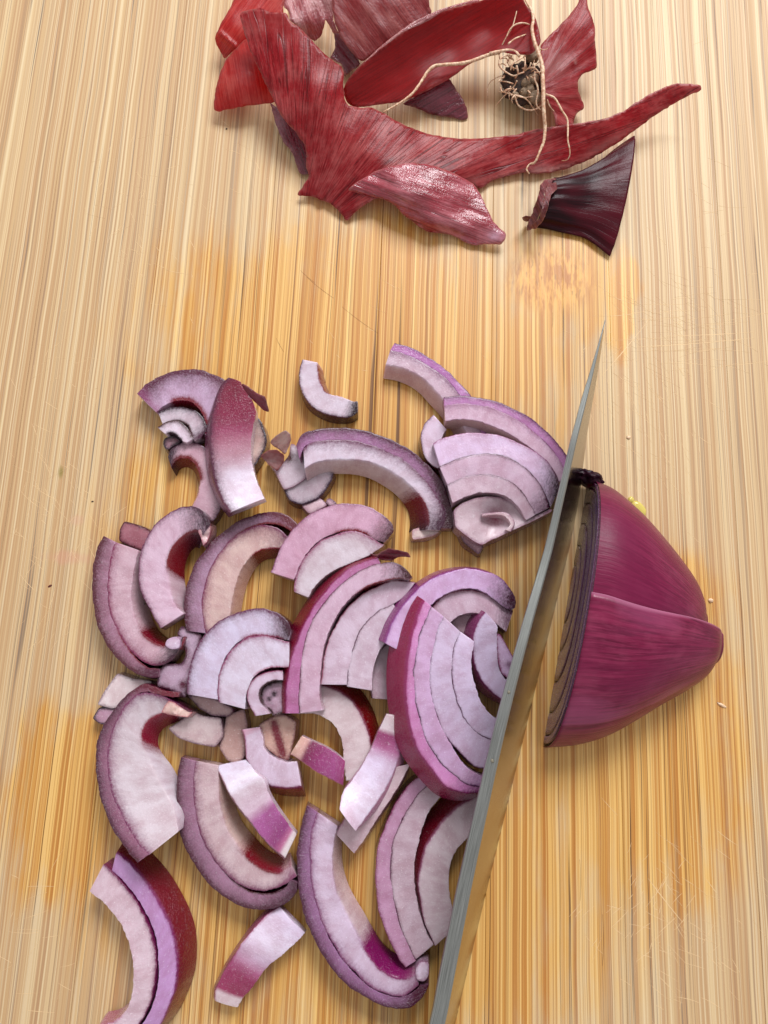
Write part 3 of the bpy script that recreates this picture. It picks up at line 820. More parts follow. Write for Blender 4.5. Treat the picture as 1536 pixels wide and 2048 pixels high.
# ------------------------------------------------------------------ onion half with its cut face towards the knife
def build_onion():
    root = thing('onion_half', 'uncut magenta remainder of the red onion lying flat side down right of the knife', 'onion', W(1200, 1230, 0))
    nu, nphi = 44, 56
    zs = 0.25
    UA = [(1176, 968), (1212, 984), (1262, 1026), (1306, 1074), (1350, 1126), (1376, 1162), (1390, 1192), (1394, 1215)]
    LA = [(1096, 1480), (1150, 1470), (1205, 1450), (1255, 1422), (1300, 1392), (1335, 1368), (1358, 1350), (1370, 1336)]
    UB = [(1176, 968), (1212, 984), (1262, 1026), (1306, 1074), (1350, 1126), (1385, 1170), (1406, 1205), (1414, 1235)]
    LB = [(1088, 1492), (1150, 1486), (1205, 1469), (1255, 1442), (1308, 1410), (1356, 1384), (1394, 1358), (1414, 1330)]
    def hgt(w): return 2.35 * (1 - 0.10 * w) * max(0.0, 1 - max(0.0, w - .12) ** 2.1 * 0.78) + 0.10
    def loft(U, Lw, off, seam=None, name='x', mat=None, pgf=None):
        u_, l_ = catmull(U, nu), catmull(Lw, nu)
        vs, uv, pg, grid = [], [], [], {}
        for a in range(nu):
            w = a / (nu - 1)
            A, B = W(*u_[a], 0.0), W(*l_[a], 0.0)
            c, hv = (A + B) / 2, (A - B) / 2
            hl = np.linalg.norm(hv)
            ph0 = seam(w) if seam else 0.0
            for b in range(nphi + 1):
                ph = ph0 + (math.pi - ph0) * b / nphi
                cs_, sn = math.cos(ph), math.sin(ph)
                ex = 0.86
                k1 = math.copysign(abs(cs_) ** ex, cs_); k2 = abs(sn) ** ex
                p = c + hv * k1 * (1 + off / max(hl, .3)) + np.array([0, 0, 1.0]) * (hgt(w) + off) * k2
                p[2] += 0.02 * nz(w * 4, ph * 3, 4.0)
                p[2] = max(0.003, p[2])
                grid[a, b] = len(vs); vs.append(p); uv.append((w * 4.2, ph * 2.4))
                pg.append(pgf(w, ph) if pgf else (0, 0, 0, 0))
        fs = [(grid[a, b], grid[a + 1, b], grid[a + 1, b + 1], grid[a, b + 1]) for a in range(nu - 1) for b in range(nphi)]
        # rounded closing of the far end
        ring = [grid[nu - 1, b] for b in range(nphi + 1)]
        cen = np.mean([vs[k] for k in ring], axis=0); cen[2] *= 0.6
        ax = (W(1420, 1290, 0) - W(1150, 1250, 0)); ax /= np.linalg.norm(ax)
        prev = ring
        for sc, ad in ((.96, .04), (.88, .07), (.6, .09), (.02, .10)):
            new = []
            for b, k in enumerate(ring):
                p = cen + (np.array(vs[k]) - cen) * sc + ax * ad
                p[2] = max(.003, p[2]); vs.append(p); uv.append((4.2 + ad, b / nphi * math.pi * 2.4)); pg.append(pg[k]); new.append(len(vs) - 1)
            fs += [(prev[b], new[b], new[b + 1], prev[b + 1]) for b in range(nphi)]
            prev = new
        o = make_mesh(name, vs, fs, mat, parent=root, uvs=uv, pigs=pg)
        fixn(o)
        if np.mean([p.normal.z for p in o.data.polygons]) < 0: o.data.flip_normals()
        return o
    mag = lin((104, 0, 52)); brn = lin((126, 62, 70)); pale = lin((152, 70, 106)); dkp = lin((66, 18, 40))
    def pA(w, ph):
        n1 = nz(w * 2.2, ph * 1.6, 3.3); n2 = nz(w * 3.0, ph * 9.0, 8.0)
        if w < .16 and ph < .7: return (*dkp, .8 * (1 - ph / .7) * (1 - w / .16) + .1)
        if ph < .7: return (*brn, .55 * (1 - ph / .7) + .15 * n2)
        return (*mag, max(0.0, min(.8, .45 + 1.1 * n1 + .3 * n2)))
    def pB(w, ph):
        n1 = nz(w * 2.0, ph * 2.2, 13.3); n2 = nz(w * 2.0, ph * 12.0, 5.0)
        edge = max(0.0, 1 - abs(ph - seam(w)) / .016)
        if edge > .3: return (*lin((190, 120, 150)), edge * .6)
        if ph > 2.5: return (*brn, min(.6, (ph - 2.5) * .9 + .2 * n2))
        return (*(mag if n1 > .0 else pale), max(0.0, min(.55, abs(n1) * 1.3 + .3 * n2)))
    def seam(w): return 1.53 + 0.06 * math.sin(w * 3.1) - .16 * w
    loft(UA, LA, 0.0, None, 'inner_layer', SK_ONION, pA)
    ob = loft(UB, LB, 0.034, seam, 'outer_layer', SK_ONION, pB)
    md = ob.modifiers.new('shell', 'SOLIDIFY'); md.thickness = 0.00025; md.offset = -1
    # the cut face: half rings standing on the board
    A, B = W(*UA[0], 0.0), W(*LB[0], 0.0)
    c, hv = (A + B) / 2, (A - B) / 2
    out = np.cross(hv, [0, 0, 1.0]); out /= np.linalg.norm(out)
    if out[0] > 0: out = -out
    lims = [.985, .93, .79, .60, .40, .22]
    for r in range(len(lims)):
        r1, r0 = lims[r], (lims[r + 1] + .008 if r + 1 < len(lims) else 0.0)
        vs, cs, pg, uv, fs = [], [], [], [], []
        nb, nr_ = 60, 7
        rec = 0.008 * ((r * 37) % 5) / 5
        for a in range(nr_ + 2):
            wall = a == 0
            q = 0 if wall else (a - 1) / nr_
            rr = r1 + (r0 - r1) * q
            for b in range(nb + 1):
                ph = math.pi * b / nb
                cs_, sn = math.cos(ph), math.sin(ph)
                k1 = math.copysign(abs(cs_) ** .86, cs_) * rr; k2 = abs(sn) ** .86 * rr
                sh = 0.16 * (1 - rr)                                    # rings crowd towards the root end
                p = c + hv * (k1 + sh) + np.array([0, 0, 1.0]) * (hgt(0) - .01) * k2 + out * (0.03 - rec - (.35 if wall else 0) - .015 * (q < .01 or q > .99))
                p[2] = max(.003, p[2]); vs.append(p)
                f_ = mixc(lin((142, 112, 160)), lin((116, 86, 132)), .5 + .5 * nz(r, ph * 2, 1.0))  # flesh lilac darkened: the shade on this face is put into the colour
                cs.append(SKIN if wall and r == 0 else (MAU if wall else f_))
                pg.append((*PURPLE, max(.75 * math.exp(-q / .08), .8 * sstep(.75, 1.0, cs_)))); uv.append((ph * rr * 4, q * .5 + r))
        for a in range(nr_ + 1):
            for b in range(nb):
                fs.append((a * (nb + 1) + b, a * (nb + 1) + b + 1, (a + 1) * (nb + 1) + b + 1, (a + 1) * (nb + 1) + b))
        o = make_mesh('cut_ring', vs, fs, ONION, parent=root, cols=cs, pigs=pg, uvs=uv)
        bm = bmesh.new(); bm.from_mesh(o.data)
        bm.normal_update()
        if sum(f.normal.dot(Vector(out)) for f in bm.faces) < 0: bmesh.ops.reverse_faces(bm, faces=bm.faces)
        bm.to_mesh(o.data); bm.free()
    # shrivelled dark root stub at the upper end
    bm = bmesh.new(); bmesh.ops.create_icosphere(bm, subdivisions=4, radius=1.0)
    cc = W(1178, 958, 0.55)
    vv = []
    for v in bm.verts:
        n1 = 1 + .30 * nz(v.co.x * 2.2, v.co.y * 2.2, v.co.z * 2.2) + .16 * nz(v.co.x * 6, v.co.y * 6, v.co.z * 6)
        p = cc + np.array([v.co.x * .36, v.co.y * .22 - v.co.x * .12, v.co.z * .42]) * n1
        p[2] = max(.003, p[2]); vv.append(p)
    ff = [[q.index for q in f.verts] for f in bm.faces]; bm.free()
    pgs = [(*(CRIM if nz(p[0] * 3, p[1] * 3, p[2] * 3) > .15 else DKP), .85) for p in vv]
    make_mesh('root_stub', vv, ff, SK_NECK, parent=root, pigs=[(*p[:3], p[3] * .5) for p in pgs], uvs=[(p[0], p[1] + p[2]) for p in vv])
build_onion()
# ------------------------------------------------------------------ the slices
GRP = 'sliced red onion pieces on the board'
_seed = [0]
def group_base(pts):
    a = np.array(pts); m = a.mean(0); return W(m[0], m[1], 0.0)
def sl(name, label, cat, parts):
    """parts: ('L', outer, inner, kw) curved layers and ('C', poly, kw) chunks of one slice"""
    root = thing(name, label, cat, group_base(parts[0][1]), GRP)
    prev = None
    for n_, q in enumerate(parts):
        _seed[0] += 1
        if q[0] == 'L':
            kw = dict(q[3]); z = kw.get('z', .55)
            if prev is not None and all(abs(tri(z, u) - tri(prev, u)) < .14 for u in (0, .5, 1)):      # neighbouring rings of a slice lie flush, the inner one a hair proud
                z = tuple(tri(prev, u) + .012 for u in (0, .5, 1)); kw['z'] = z
            prev = z
            if n_ + 1 < len(parts) and parts[n_ + 1][0] == 'L': kw['ext'] = 3.2
            layer('layer', q[1], q[2], parent=root, seed=_seed[0], **kw)
        elif q[0] == 'C': chunk('flesh_chunk', q[1], parent=root, seed=_seed[0], **q[2])
        elif q[0] == 'S': sheet('membrane', q[1], q[2], q[3], parent=root, seed=_seed[0], **q[4])
    return root
def one(name, label, cat, q):
    _seed[0] += 1
    if q[0] == 'L': o = layer(name, q[1], q[2], seed=_seed[0], **q[3])
    else: o = chunk(name, q[1], seed=_seed[0], **q[2])
    return tag(o, label, cat, GRP)

# --- upper left: fan slice, crescent under it, band across it
sl('onion_slice', 'nested purple-edged layer fan at the upper left, partly under a crimson band', 'onion slice', [
    ('L', P('A', (93, 408), (180, 330), (300, 262), (430, 230), (560, 225), (680, 260), (755, 300), (810, 370), (830, 470), (810, 560)),
          P('A', (235, 545), (300, 490), (370, 460), (450, 450), (520, 470), (575, 520), (615, 590), (635, 650), (630, 690), (620, 720)),
          dict(z=.62, th=.55, f=lin((198, 172, 196)), e=(lin((96, 40, 70)), .30, .95), i=(CRIM, .12, 1.0, .25, 1.0), si=.10, x0=(lin((170, 110, 150)), .12, .5))),
    ('L', P('A', (258, 555), (340, 522), (450, 512), (540, 540), (600, 600), (628, 680), (590, 745)),
          P('A', (290, 640), (370, 612), (440, 618), (490, 650), (515, 700), (535, 745), (545, 765)),
          dict(z=.56, th=.5, f=GRY, e=(DKP, .08, .9), i=(BRN, .05, .9, .2, .9), x1=(PURPLE, .7, .8))),
    ('L', P('A', (252, 668), (320, 628), (400, 618), (460, 652), (505, 705), (530, 750)),
          P('A', (310, 718), (360, 712), (400, 735), (430, 765), (450, 778), (470, 785)),
          dict(z=.52, th=.45, f=WHT, e=(BRN, .06, .9), i=(DKP, .05, .8, .1, .8))),
    ('C', P('A', (290, 800), (300, 755), (350, 738), (400, 742), (435, 775), (400, 800), (360, 820), (330, 850), (310, 840)),
          dict(z=.42, th=.4, f=lin((170, 130, 140)), e=(DKP, .08, .95), rough=.08))])
one('onion_crescent', 'crescent with dark crimson inner curve just left of the crimson band', 'onion slice',
    ('L', P('A', (330, 890), (350, 840), (420, 792), (500, 780), (580, 800), (650, 860), (700, 960), (730, 1100), (740, 1240), (710, 1330), (660, 1400)),
          P('A', (355, 975), (390, 925), (455, 905), (520, 935), (560, 1000), (578, 1070), (575, 1130), (560, 1190), (540, 1235), (525, 1265), (515, 1300)),
          dict(z=.45, th=.42, si=.16, f=lin((206, 172, 182)), e=(PURPLE, .08, .7), i=(lin((122, 14, 30)), .10, 1.0, .05, .62), x0=(DKP, .22, .95))))
one('onion_sliver', 'small dark-rimmed sliver showing right of the crimson band', 'onion slice',
    ('L', P('A', (1000, 570), (1050, 635), (1080, 720), (1082, 800), (1045, 890), (985, 985)), P('A', (880, 600), (900, 660), (915, 730), (915, 800), (900, 880), (870, 960)),
          dict(z=.5, th=.46, f=TAN, e=(DKP, .07, 1.0))))
band = thing('onion_band', 'broad band fading from crimson to white, lying across the upper left fan', 'onion slice', W(470, 890, 0), GRP)
layer('layer', P('A', (790, 290), (735, 345), (690, 460), (660, 600), (648, 740), (655, 880), (675, 1030), (710, 1150), (755, 1250), (800, 1325)),
      P('A', (890, 325), (930, 400), (985, 480), (1003, 560), (985, 650), (970, 760), (966, 860), (978, 960), (1010, 1080), (1070, 1215)),
      z=(1.25, .98, .95), curl1=.42, th=.42, tilt=.0, so=(.05, .22, .1), si=.0, f=WHT, e=(lin((96, 40, 72)), .09, .95),
      grad=[(0, lin((128, 22, 52))), (.30, lin((142, 30, 72))), (.42, lin((160, 70, 104))), (.60, lin((192, 150, 162))), (.76, lin((226, 220, 230))), (1, lin((240, 238, 246)))], s=lin((112, 60, 86)), parent=band, seed=91, crown=.05)
sheet('dried_flap', P('A', (895, 330), (950, 360), (1030, 420), (1075, 432), (1092, 490), (1108, 555), (1060, 540), (1000, 480), (940, 420), (895, 375)),
      [(485, 770, 1.25), (530, 800, 1.3), (537, 822, 1.05), (505, 800, 1.15)], SK_PURPLE, direc=.8, parent=band, seed=92, rag=1.0, step=4)

# --- small crescent and the long arc
one('onion_crescent', 'small pale crescent with a black tip, alone above the long arc', 'onion slice',
    ('L', P('B', (325, 228), (300, 300), (300, 380), (325, 480), (370, 560), (430, 610), (510, 650), (600, 668), (690, 665), (748, 632)),
          P('B', (440, 252), (446, 310), (462, 390), (495, 460), (535, 492), (600, 508), (650, 522), (695, 545), (725, 550), (748, 545)),
          dict(z=.5, th=.48, si=(.12, .14, .02), f=lin((214, 204, 212)), e=(PURPLE, .05, .8), i=(CRIM, .03, .9, .05, .55), x1=(lin((40, 12, 30)), .80, 1.0), b=lin((196, 150, 160)))))
sl('onion_arc', 'long two-layer arc, upper middle, bending down to a crimson-stained foot', 'onion slice', [
    ('L', P('B', (278, 880), (320, 802), (400, 768), (550, 746), (700, 752), (850, 785), (1000, 840), (1130, 910), (1250, 1000), (1340, 1080), (1400, 1170), (1440, 1280), (1480, 1380), (1495, 1470), (1470, 1520)),
          P('B', (300, 970), (340, 885), (410, 855), (520, 838), (650, 838), (780, 858), (920, 898), (1050, 958), (1150, 1028), (1250, 1128), (1330, 1218), (1388, 1308), (1425, 1380), (1432, 1450), (1400, 1520)),
          dict(z=(.98, .72, .55), th=.5, f=lin((168, 118, 158)), e=(lin((88, 36, 68)), .14, .95), x1=(lin((66, 18, 34)), .55, .95), x0=(LIL, .1, .2))),
    ('L', P('B', (335, 905), (400, 858), (520, 842), (650, 842), (780, 862), (920, 902), (1050, 962), (1150, 1032), (1250, 1132), (1328, 1222), (1384, 1312), (1420, 1385), (1420, 1450), (1385, 1535)),
          P('B', (345, 1060), (450, 1008), (600, 992), (750, 994), (880, 1022), (990, 1072), (1090, 1135), (1170, 1205), (1230, 1280), (1270, 1350), (1288, 1420), (1292, 1470), (1290, 1500), (1288, 1530)),
          dict(z=(1.0, .72, .55), th=.55, si=(.22, .36, .50), f=lin((216, 206, 216)), e=(lin((112, 66, 96)), .13, .8), i=(CRIM, .04, 1.0, .78, .97), x1=(DKP, .80, .7), b=lin((216, 196, 192)))),
    ('C', P('B', (1165, 1535), (1230, 1515), (1320, 1505), (1400, 1530), (1340, 1580), (1250, 1600), (1170, 1612)), dict(z=.36, th=.34, f=lin((222, 206, 196)), e=(lin((180, 140, 150)), .03, .5), sm=1, rough=.04))])
sl('onion_core', 'broken core pieces with curled brown membranes at the left end of the long arc', 'onion slice', [
    ('C', P('B', (40, 1000), (75, 1000), (110, 1080), (185, 1228), (260, 1200), (350, 1140), (380, 1050), (330, 960), (270, 880), (235, 870), (225, 960), (160, 1040)),
          dict(z=.52, th=.5, f=lin((206, 196, 202)), e=(lin((150, 120, 130)), .04, .5), blobs=[(577, 915, 13, BRN, .8)])),
    ('L', P('B', (185, 1228), (225, 1305), (300, 1338), (400, 1315), (490, 1250), (548, 1160), (568, 1105)), P('B', (262, 1195), (300, 1178), (340, 1150), (390, 1130), (430, 1110), (460, 1095), (480, 1080)),
          dict(z=.42, th=.4, f=lin((190, 178, 184)), e=(lin((60, 34, 60)), .06, .95))),
    ('S', P('B', (75, 860), (130, 810), (190, 770), (235, 800), (240, 850), (220, 900), (190, 960), (150, 920), (100, 890)), [(545, 880, .8), (575, 865, 1.15), (580, 880, .9), (565, 905, .7)], SK_GLOSS, dict(direc=-.7, step=3.5, rag=1.0, ripple=.12, pig=[(560, 880, 40, 40, 0, lin((214, 186, 176)), 1.2)])),
    ('S', P('B', (0, 970), (60, 925), (130, 920), (190, 965), (180, 1020), (130, 1090), (90, 1050), (50, 1010)), [(525, 912, .9), (550, 905, 1.0), (565, 915, .75), (553, 940, .6)], SK_BROWN, dict(direc=.3, step=3.5, rag=1.2, ripple=.15, pig=[(545, 920, 26, 16, .3, lin((200, 170, 168)), 1.0)])),
    ('C', P('B', (95, 1000), (150, 975), (165, 1000), (130, 1060), (100, 1055), (80, 1030)), dict(z=.58, th=.3, f=lin((220, 204, 196)), e=None, sm=0, step=3.5, rough=.06))])
sl('onion_scrap', 'two small pale scraps showing under the core and the pink crescent pair', 'onion slice', [
    ('C', P('B', (315, 1345), (390, 1315), (460, 1288), (520, 1345), (380, 1415)), dict(z=.34, th=.32, f=lin((220, 196, 200)), e=(MAU, .03, .5))),
    ('C', P('B', (500, 1312), (535, 1285), (595, 1335), (540, 1365), (520, 1345)), dict(z=.32, th=.3, f=lin((206, 176, 186)), e=(PURPLE, .03, .6)))])

# --- right of the middle, towards the knife
sl('onion_arc', 'pale two-layer arc with thin violet rim, highest of the pieces near the knife', 'onion slice', [
    ('L', P('C', (155, 78), (250, 105), (350, 160), (450, 230), (540, 310), (600, 380), (640, 440), (680, 500), (710, 570), (722, 640)),
          P('C', (130, 120), (220, 140), (310, 180), (400, 238), (480, 302), (545, 375), (595, 440), (640, 510), (675, 580), (692, 640)),
          dict(z=.55, th=.5, f=lin((182, 120, 178)), e=(lin((96, 30, 90)), .05, .9), s=lin((120, 40, 100)))),
    ('L', P('C', (128, 124), (218, 144), (308, 184), (398, 242), (478, 306), (543, 379), (593, 444), (637, 514), (672, 584), (689, 640)),
          P('C', (100, 208), (190, 226), (280, 264), (350, 315), (415, 385), (465, 440), (510, 495), (555, 560), (585, 610), (600, 640)),
          dict(z=.54, th=.5, si=.26, f=lin((206, 184, 194)), e=(lin((130, 90, 124)), .10, .75), b=lin((214, 184, 180))))])
sl('onion_arc', 'two-layer arc running under the knife blade, just above the nested fan', 'onion slice', [
    ('L', P('C', (455, 412), (560, 402), (660, 412), (780, 440), (900, 490), (1000, 550), (1080, 620), (1150, 690), (1215, 780), (1250, 850)),
          P('C', (458, 460), (560, 446), (680, 456), (790, 488), (890, 536), (985, 596), (1065, 664), (1130, 735), (1185, 815), (1210, 880)),
          dict(z=(.92, .85, .7), th=.5, f=lin((186, 128, 178)), e=(lin((96, 30, 84)), .06, .9), s=lin((120, 40, 96)))),
    ('L', P('C', (459, 464), (560, 450), (680, 460), (788, 492), (887, 540), (981, 600), (1060, 668), (1126, 739), (1181, 819), (1206, 884)),
          P('C', (465, 556), (560, 546), (660, 554), (760, 588), (850, 634), (930, 684), (1010, 742), (1075, 812), (1125, 880), (1165, 930)),
          dict(z=(.92, .85, .7), th=.55, si=(.05, .22, .1), f=lin((212, 184, 200)), e=(lin((150, 104, 140)), .07, .7), b=lin((216, 184, 176))))])
sl('onion_fan', 'pale nested fan of five layers with a hollow core, touching the knife', 'onion slice', [
    ('L', P('C', (385, 520), (345, 565), (314, 650), (322, 740), (360, 810), (425, 855)), P('C', (462, 605), (440, 635), (430, 670), (425, 720), (440, 770), (470, 830)),
          dict(z=.62, th=.58, f=lin((222, 206, 220)), e=(PURPLE, .04, .7), s=SKD)),
    ('L', P('C', (390, 695), (450, 662), (560, 637), (660, 630), (760, 640), (860, 670), (950, 710), (1050, 770), (1110, 830), (1150, 900), (1165, 970)),
          P('C', (430, 828), (520, 792), (620, 762), (730, 754), (830, 767), (915, 808), (985, 862), (1035, 920), (1075, 985), (1100, 1040), (1112, 1080)),
          dict(z=(1.0, .9, .75), th=.6, f=lin((222, 200, 224)), e=(lin((150, 80, 130)), .05, .8), x1=(DKP, .7, .8))),
    ('L', P('C', (428, 834), (520, 797), (620, 767), (730, 760), (830, 773), (912, 814), (981, 868), (1030, 926), (1068, 990), (1092, 1045), (1104, 1085)),
          P('C', (474, 940), (560, 902), (650, 882), (740, 882), (828, 906), (905, 950), (955, 1004), (990, 1060), (1010, 1100), (1022, 1128)),
          dict(z=(.96, .88, .74), th=.55, f=lin((206, 180, 196)), e=(PURPLE, .04, .9), x1=(PURPLE, .8, .6))),
    ('L', P('C', (476, 946), (560, 908), (650, 888), (740, 888), (825, 912), (900, 956), (950, 1010), (985, 1065), (1004, 1104), (1016, 1132)),
          P('C', (510, 1062), (580, 1026), (660, 1001), (740, 999), (818, 1012), (885, 1056), (922, 1104), (940, 1135), (952, 1155), (960, 1165)),
          dict(z=(.90, .84, .72), th=.5, f=lin((204, 182, 192)), e=(PURPLE, .035, .8))),
    ('C', P('C', (513, 1105), (560, 1066), (640, 1034), (720, 1022), (800, 1028), (875, 1062), (920, 1110), (950, 1160), (1020, 1140), (1115, 1095), (1125, 1110), (1000, 1175), (850, 1243), (790, 1272), (745, 1288), (690, 1322), (640, 1300), (560, 1240), (525, 1210)),
          dict(z=.7, th=.66, f=lin((214, 196, 200)), e=(MAU, .03, .5), ctrl=[(918, 1035, .8), (975, 1000, .8), (985, 1036, .42), (1000, 1040, .42), (1015, 1060, .66), (1080, 1030, .66), (945, 1060, .74), (965, 1082, .62)], blobs=[(990, 1034, 15, lin((176, 120, 128)), .8)])),
    ('L', P('C', (690, 1130), (760, 1118), (830, 1122), (870, 1150), (890, 1190), (868, 1236)), P('C', (695, 1142), (760, 1134), (820, 1140), (850, 1165), (862, 1195), (835, 1225)), dict(z=.78, th=.4, f=lin((222, 204, 204)), e=(MAU, .04, .6))),
    ('C', P('C', (528, 1210), (575, 1308), (670, 1382), (698, 1330), (682, 1278), (600, 1238)), dict(z=.42, th=.4, f=lin((180, 146, 150)), e=(PURPLE, .04, .7)))])

# --- left column
sl('onion_slice', 'long curved pair of layers at the pile\'s left edge, ending in a curled tip', 'onion slice', [
    ('L', P('E', (180, 355), (130, 450), (100, 600), (95, 760), (110, 930), (150, 1080), (220, 1220), (320, 1330), (430, 1410), (520, 1440), (600, 1440)),
          P('E', (262, 398), (232, 500), (212, 620), (204, 760), (216, 900), (246, 1012), (305, 1132), (372, 1236), (440, 1318), (520, 1375), (605, 1385)),
          dict(z=.72, th=.65, f=lin((172, 128, 148)), e=(lin((92, 34, 50)), .16, .95), x1=(PURPLE, .8, .7), i=(CRIM, .03, .9, .62, 1.0))),
    ('L', P('E', (268, 402), (238, 500), (218, 620), (210, 760), (222, 900), (252, 1008), (312, 1126), (382, 1226), (452, 1294), (530, 1340), (620, 1345), (700, 1310)),
          P('E', (448, 465), (425, 560), (405, 660), (392, 760), (395, 880), (425, 1000), (480, 1090), (545, 1150), (610, 1185), (660, 1205), (710, 1215), (765, 1215)),
          dict(z=.72, th=.65, si=(.20, .28, .10), f=lin((208, 180, 188)), e=(lin((140, 60, 100)), .10, .8), i=(lin((126, 20, 44)), .07, 1.0, .66, .88), x1=(DKP, .82, .85), b=lin((206, 178, 182)))),
    ('C', P('E', (650, 1195), (665, 1150), (710, 1128), (760, 1130), (772, 1175), (765, 1215), (700, 1225)), dict(z=.86, th=.4, f=lin((220, 208, 224)), e=(lin((170, 140, 170)), .03, .4))),
    ('L', P('E', (755, 1215), (775, 1170), (785, 1130), (800, 1125)), P('E', (775, 1222), (795, 1180), (806, 1145), (810, 1130)), dict(z=.82, th=.4, f=CRIM, e=(DKP, .03, .9), s=CRIM))])
one('onion_scrap', 'small pink block with a brown top edge wedged behind the left crescents', 'onion slice',
    ('C', P('E', (298, 390), (305, 300), (340, 238), (430, 262), (520, 295), (560, 330), (560, 390), (480, 470), (380, 430)), dict(z=.42, th=.4, f=lin((190, 128, 138)), e=(lin((96, 34, 44)), .05, .95), sm=1, ctrl=[(245, 1050, .5), (290, 1055, .5), (260, 1080, .36), (285, 1095, .3)])))
sl('onion_crescent', 'single thick crescent with crimson patch, second from the left edge of the pile', 'onion slice', [
    ('L', P('E', (618, 1058), (545, 930), (480, 820), (450, 680), (455, 540), (490, 410), (560, 290), (660, 190), (780, 135), (880, 128), (960, 180), (1000, 262)),
          P('E', (796, 945), (735, 890), (690, 780), (666, 640), (678, 540), (706, 460), (750, 395), (810, 345), (860, 322), (900, 318), (925, 325), (945, 340)),
          dict(z=.95, th=.6, si=(.02, .46, .36), tilt=-.06, f=lin((214, 188, 202)), e=(lin((110, 50, 86)), .06, .8), x1=(DKP, .70, .8), i=(lin((124, 14, 30)), .05, 1.0, .47, .97), b=lin((206, 182, 188)))),
    ('C', P('E', (905, 315), (950, 270), (990, 240), (1005, 262), (1000, 340), (975, 400), (945, 425), (930, 370)), dict(z=.88, th=.6, f=lin((216, 190, 186)), e=(lin((180, 110, 120)), .03, .6), rough=.09, sm=0, step=3.5)),
    ('C', P('E', (452, 895), (490, 862), (498, 875), (462, 915)), dict(z=.3, th=.28, f=GRY, e=(DKP, .02, .6), sm=0, step=3))])
sl('onion_slice', 'wide two-layer hook arching over bare wood left of centre', 'onion slice', [
    ('L', P('F', (100, 800), (88, 650), (100, 530), (150, 400), (230, 290), (330, 190), (440, 120), (560, 80), (650, 75), (730, 100), (790, 150)),
          P('F', (210, 815), (190, 700), (194, 580), (223, 455), (286, 336), (374, 236), (470, 172), (560, 142), (640, 138), (710, 160), (770, 200)),
          dict(z=.68, th=.6, f=lin((172, 136, 160)), e=(lin((90, 38, 62)), .16, .9), i=(lin((120, 16, 34)), .05, 1.0, .62, 1.0), x1=(lin((110, 16, 36)), .75, .7))),
    ('L', P('F', (222, 830), (196, 700), (200, 582), (229, 458), (292, 340), (380, 240), (475, 178), (565, 150), (650, 165), (700, 200), (735, 240)),
          P('F', (360, 800), (372, 690), (388, 580), (415, 480), (455, 400), (500, 345), (545, 312), (590, 300), (640, 298), (680, 298), (720, 300)),
          dict(z=.66, th=.6, si=(.12, .20, .16), f=lin((212, 186, 176)), e=(lin((130, 60, 96)), .09, .8), i=(lin((140, 20, 44)), .03, 1.0, .70, 1.0), x1=(lin((110, 60, 84)), .7, .5), b=lin((214, 178, 164))))])

# --- centre
sl('onion_slice', 'pink crescent pair in the centre, above the wide magenta-edged fan', 'onion slice', [
    ('L', P('F', (617, 440), (650, 350), (700, 250), (780, 150), (870, 80), (980, 35), (1090, 20), (1200, 35), (1290, 80), (1350, 130), (1372, 185), (1345, 232)),
          P('F', (755, 484), (790, 396), (850, 300), (930, 230), (1020, 192), (1110, 180), (1180, 190), (1230, 212), (1265, 235), (1290, 245), (1310, 250), (1320, 255)),
          dict(z=.9, th=.6, f=lin((206, 166, 186)), e=(lin((120, 60, 96)), .05, .7), x1=(lin((70, 14, 34)), .78, .9), i=(lin((126, 20, 44)), .06, 1.0, .58, .86), si=.03)),
    ('L', P('F', (762, 560), (766, 492), (800, 402), (860, 312), (940, 242), (1040, 202), (1130, 192), (1215, 216), (1260, 245), (1300, 270)),
          P('F', (850, 595), (890, 530), (950, 470), (1020, 425), (1090, 395), (1160, 366), (1220, 340), (1260, 315), (1300, 290), (1315, 275)),
          dict(z=.84, th=.6, f=lin((212, 204, 208)), e=(lin((150, 90, 120)), .07, .8), x1=(lin((150, 90, 120)), .7, .5)))])
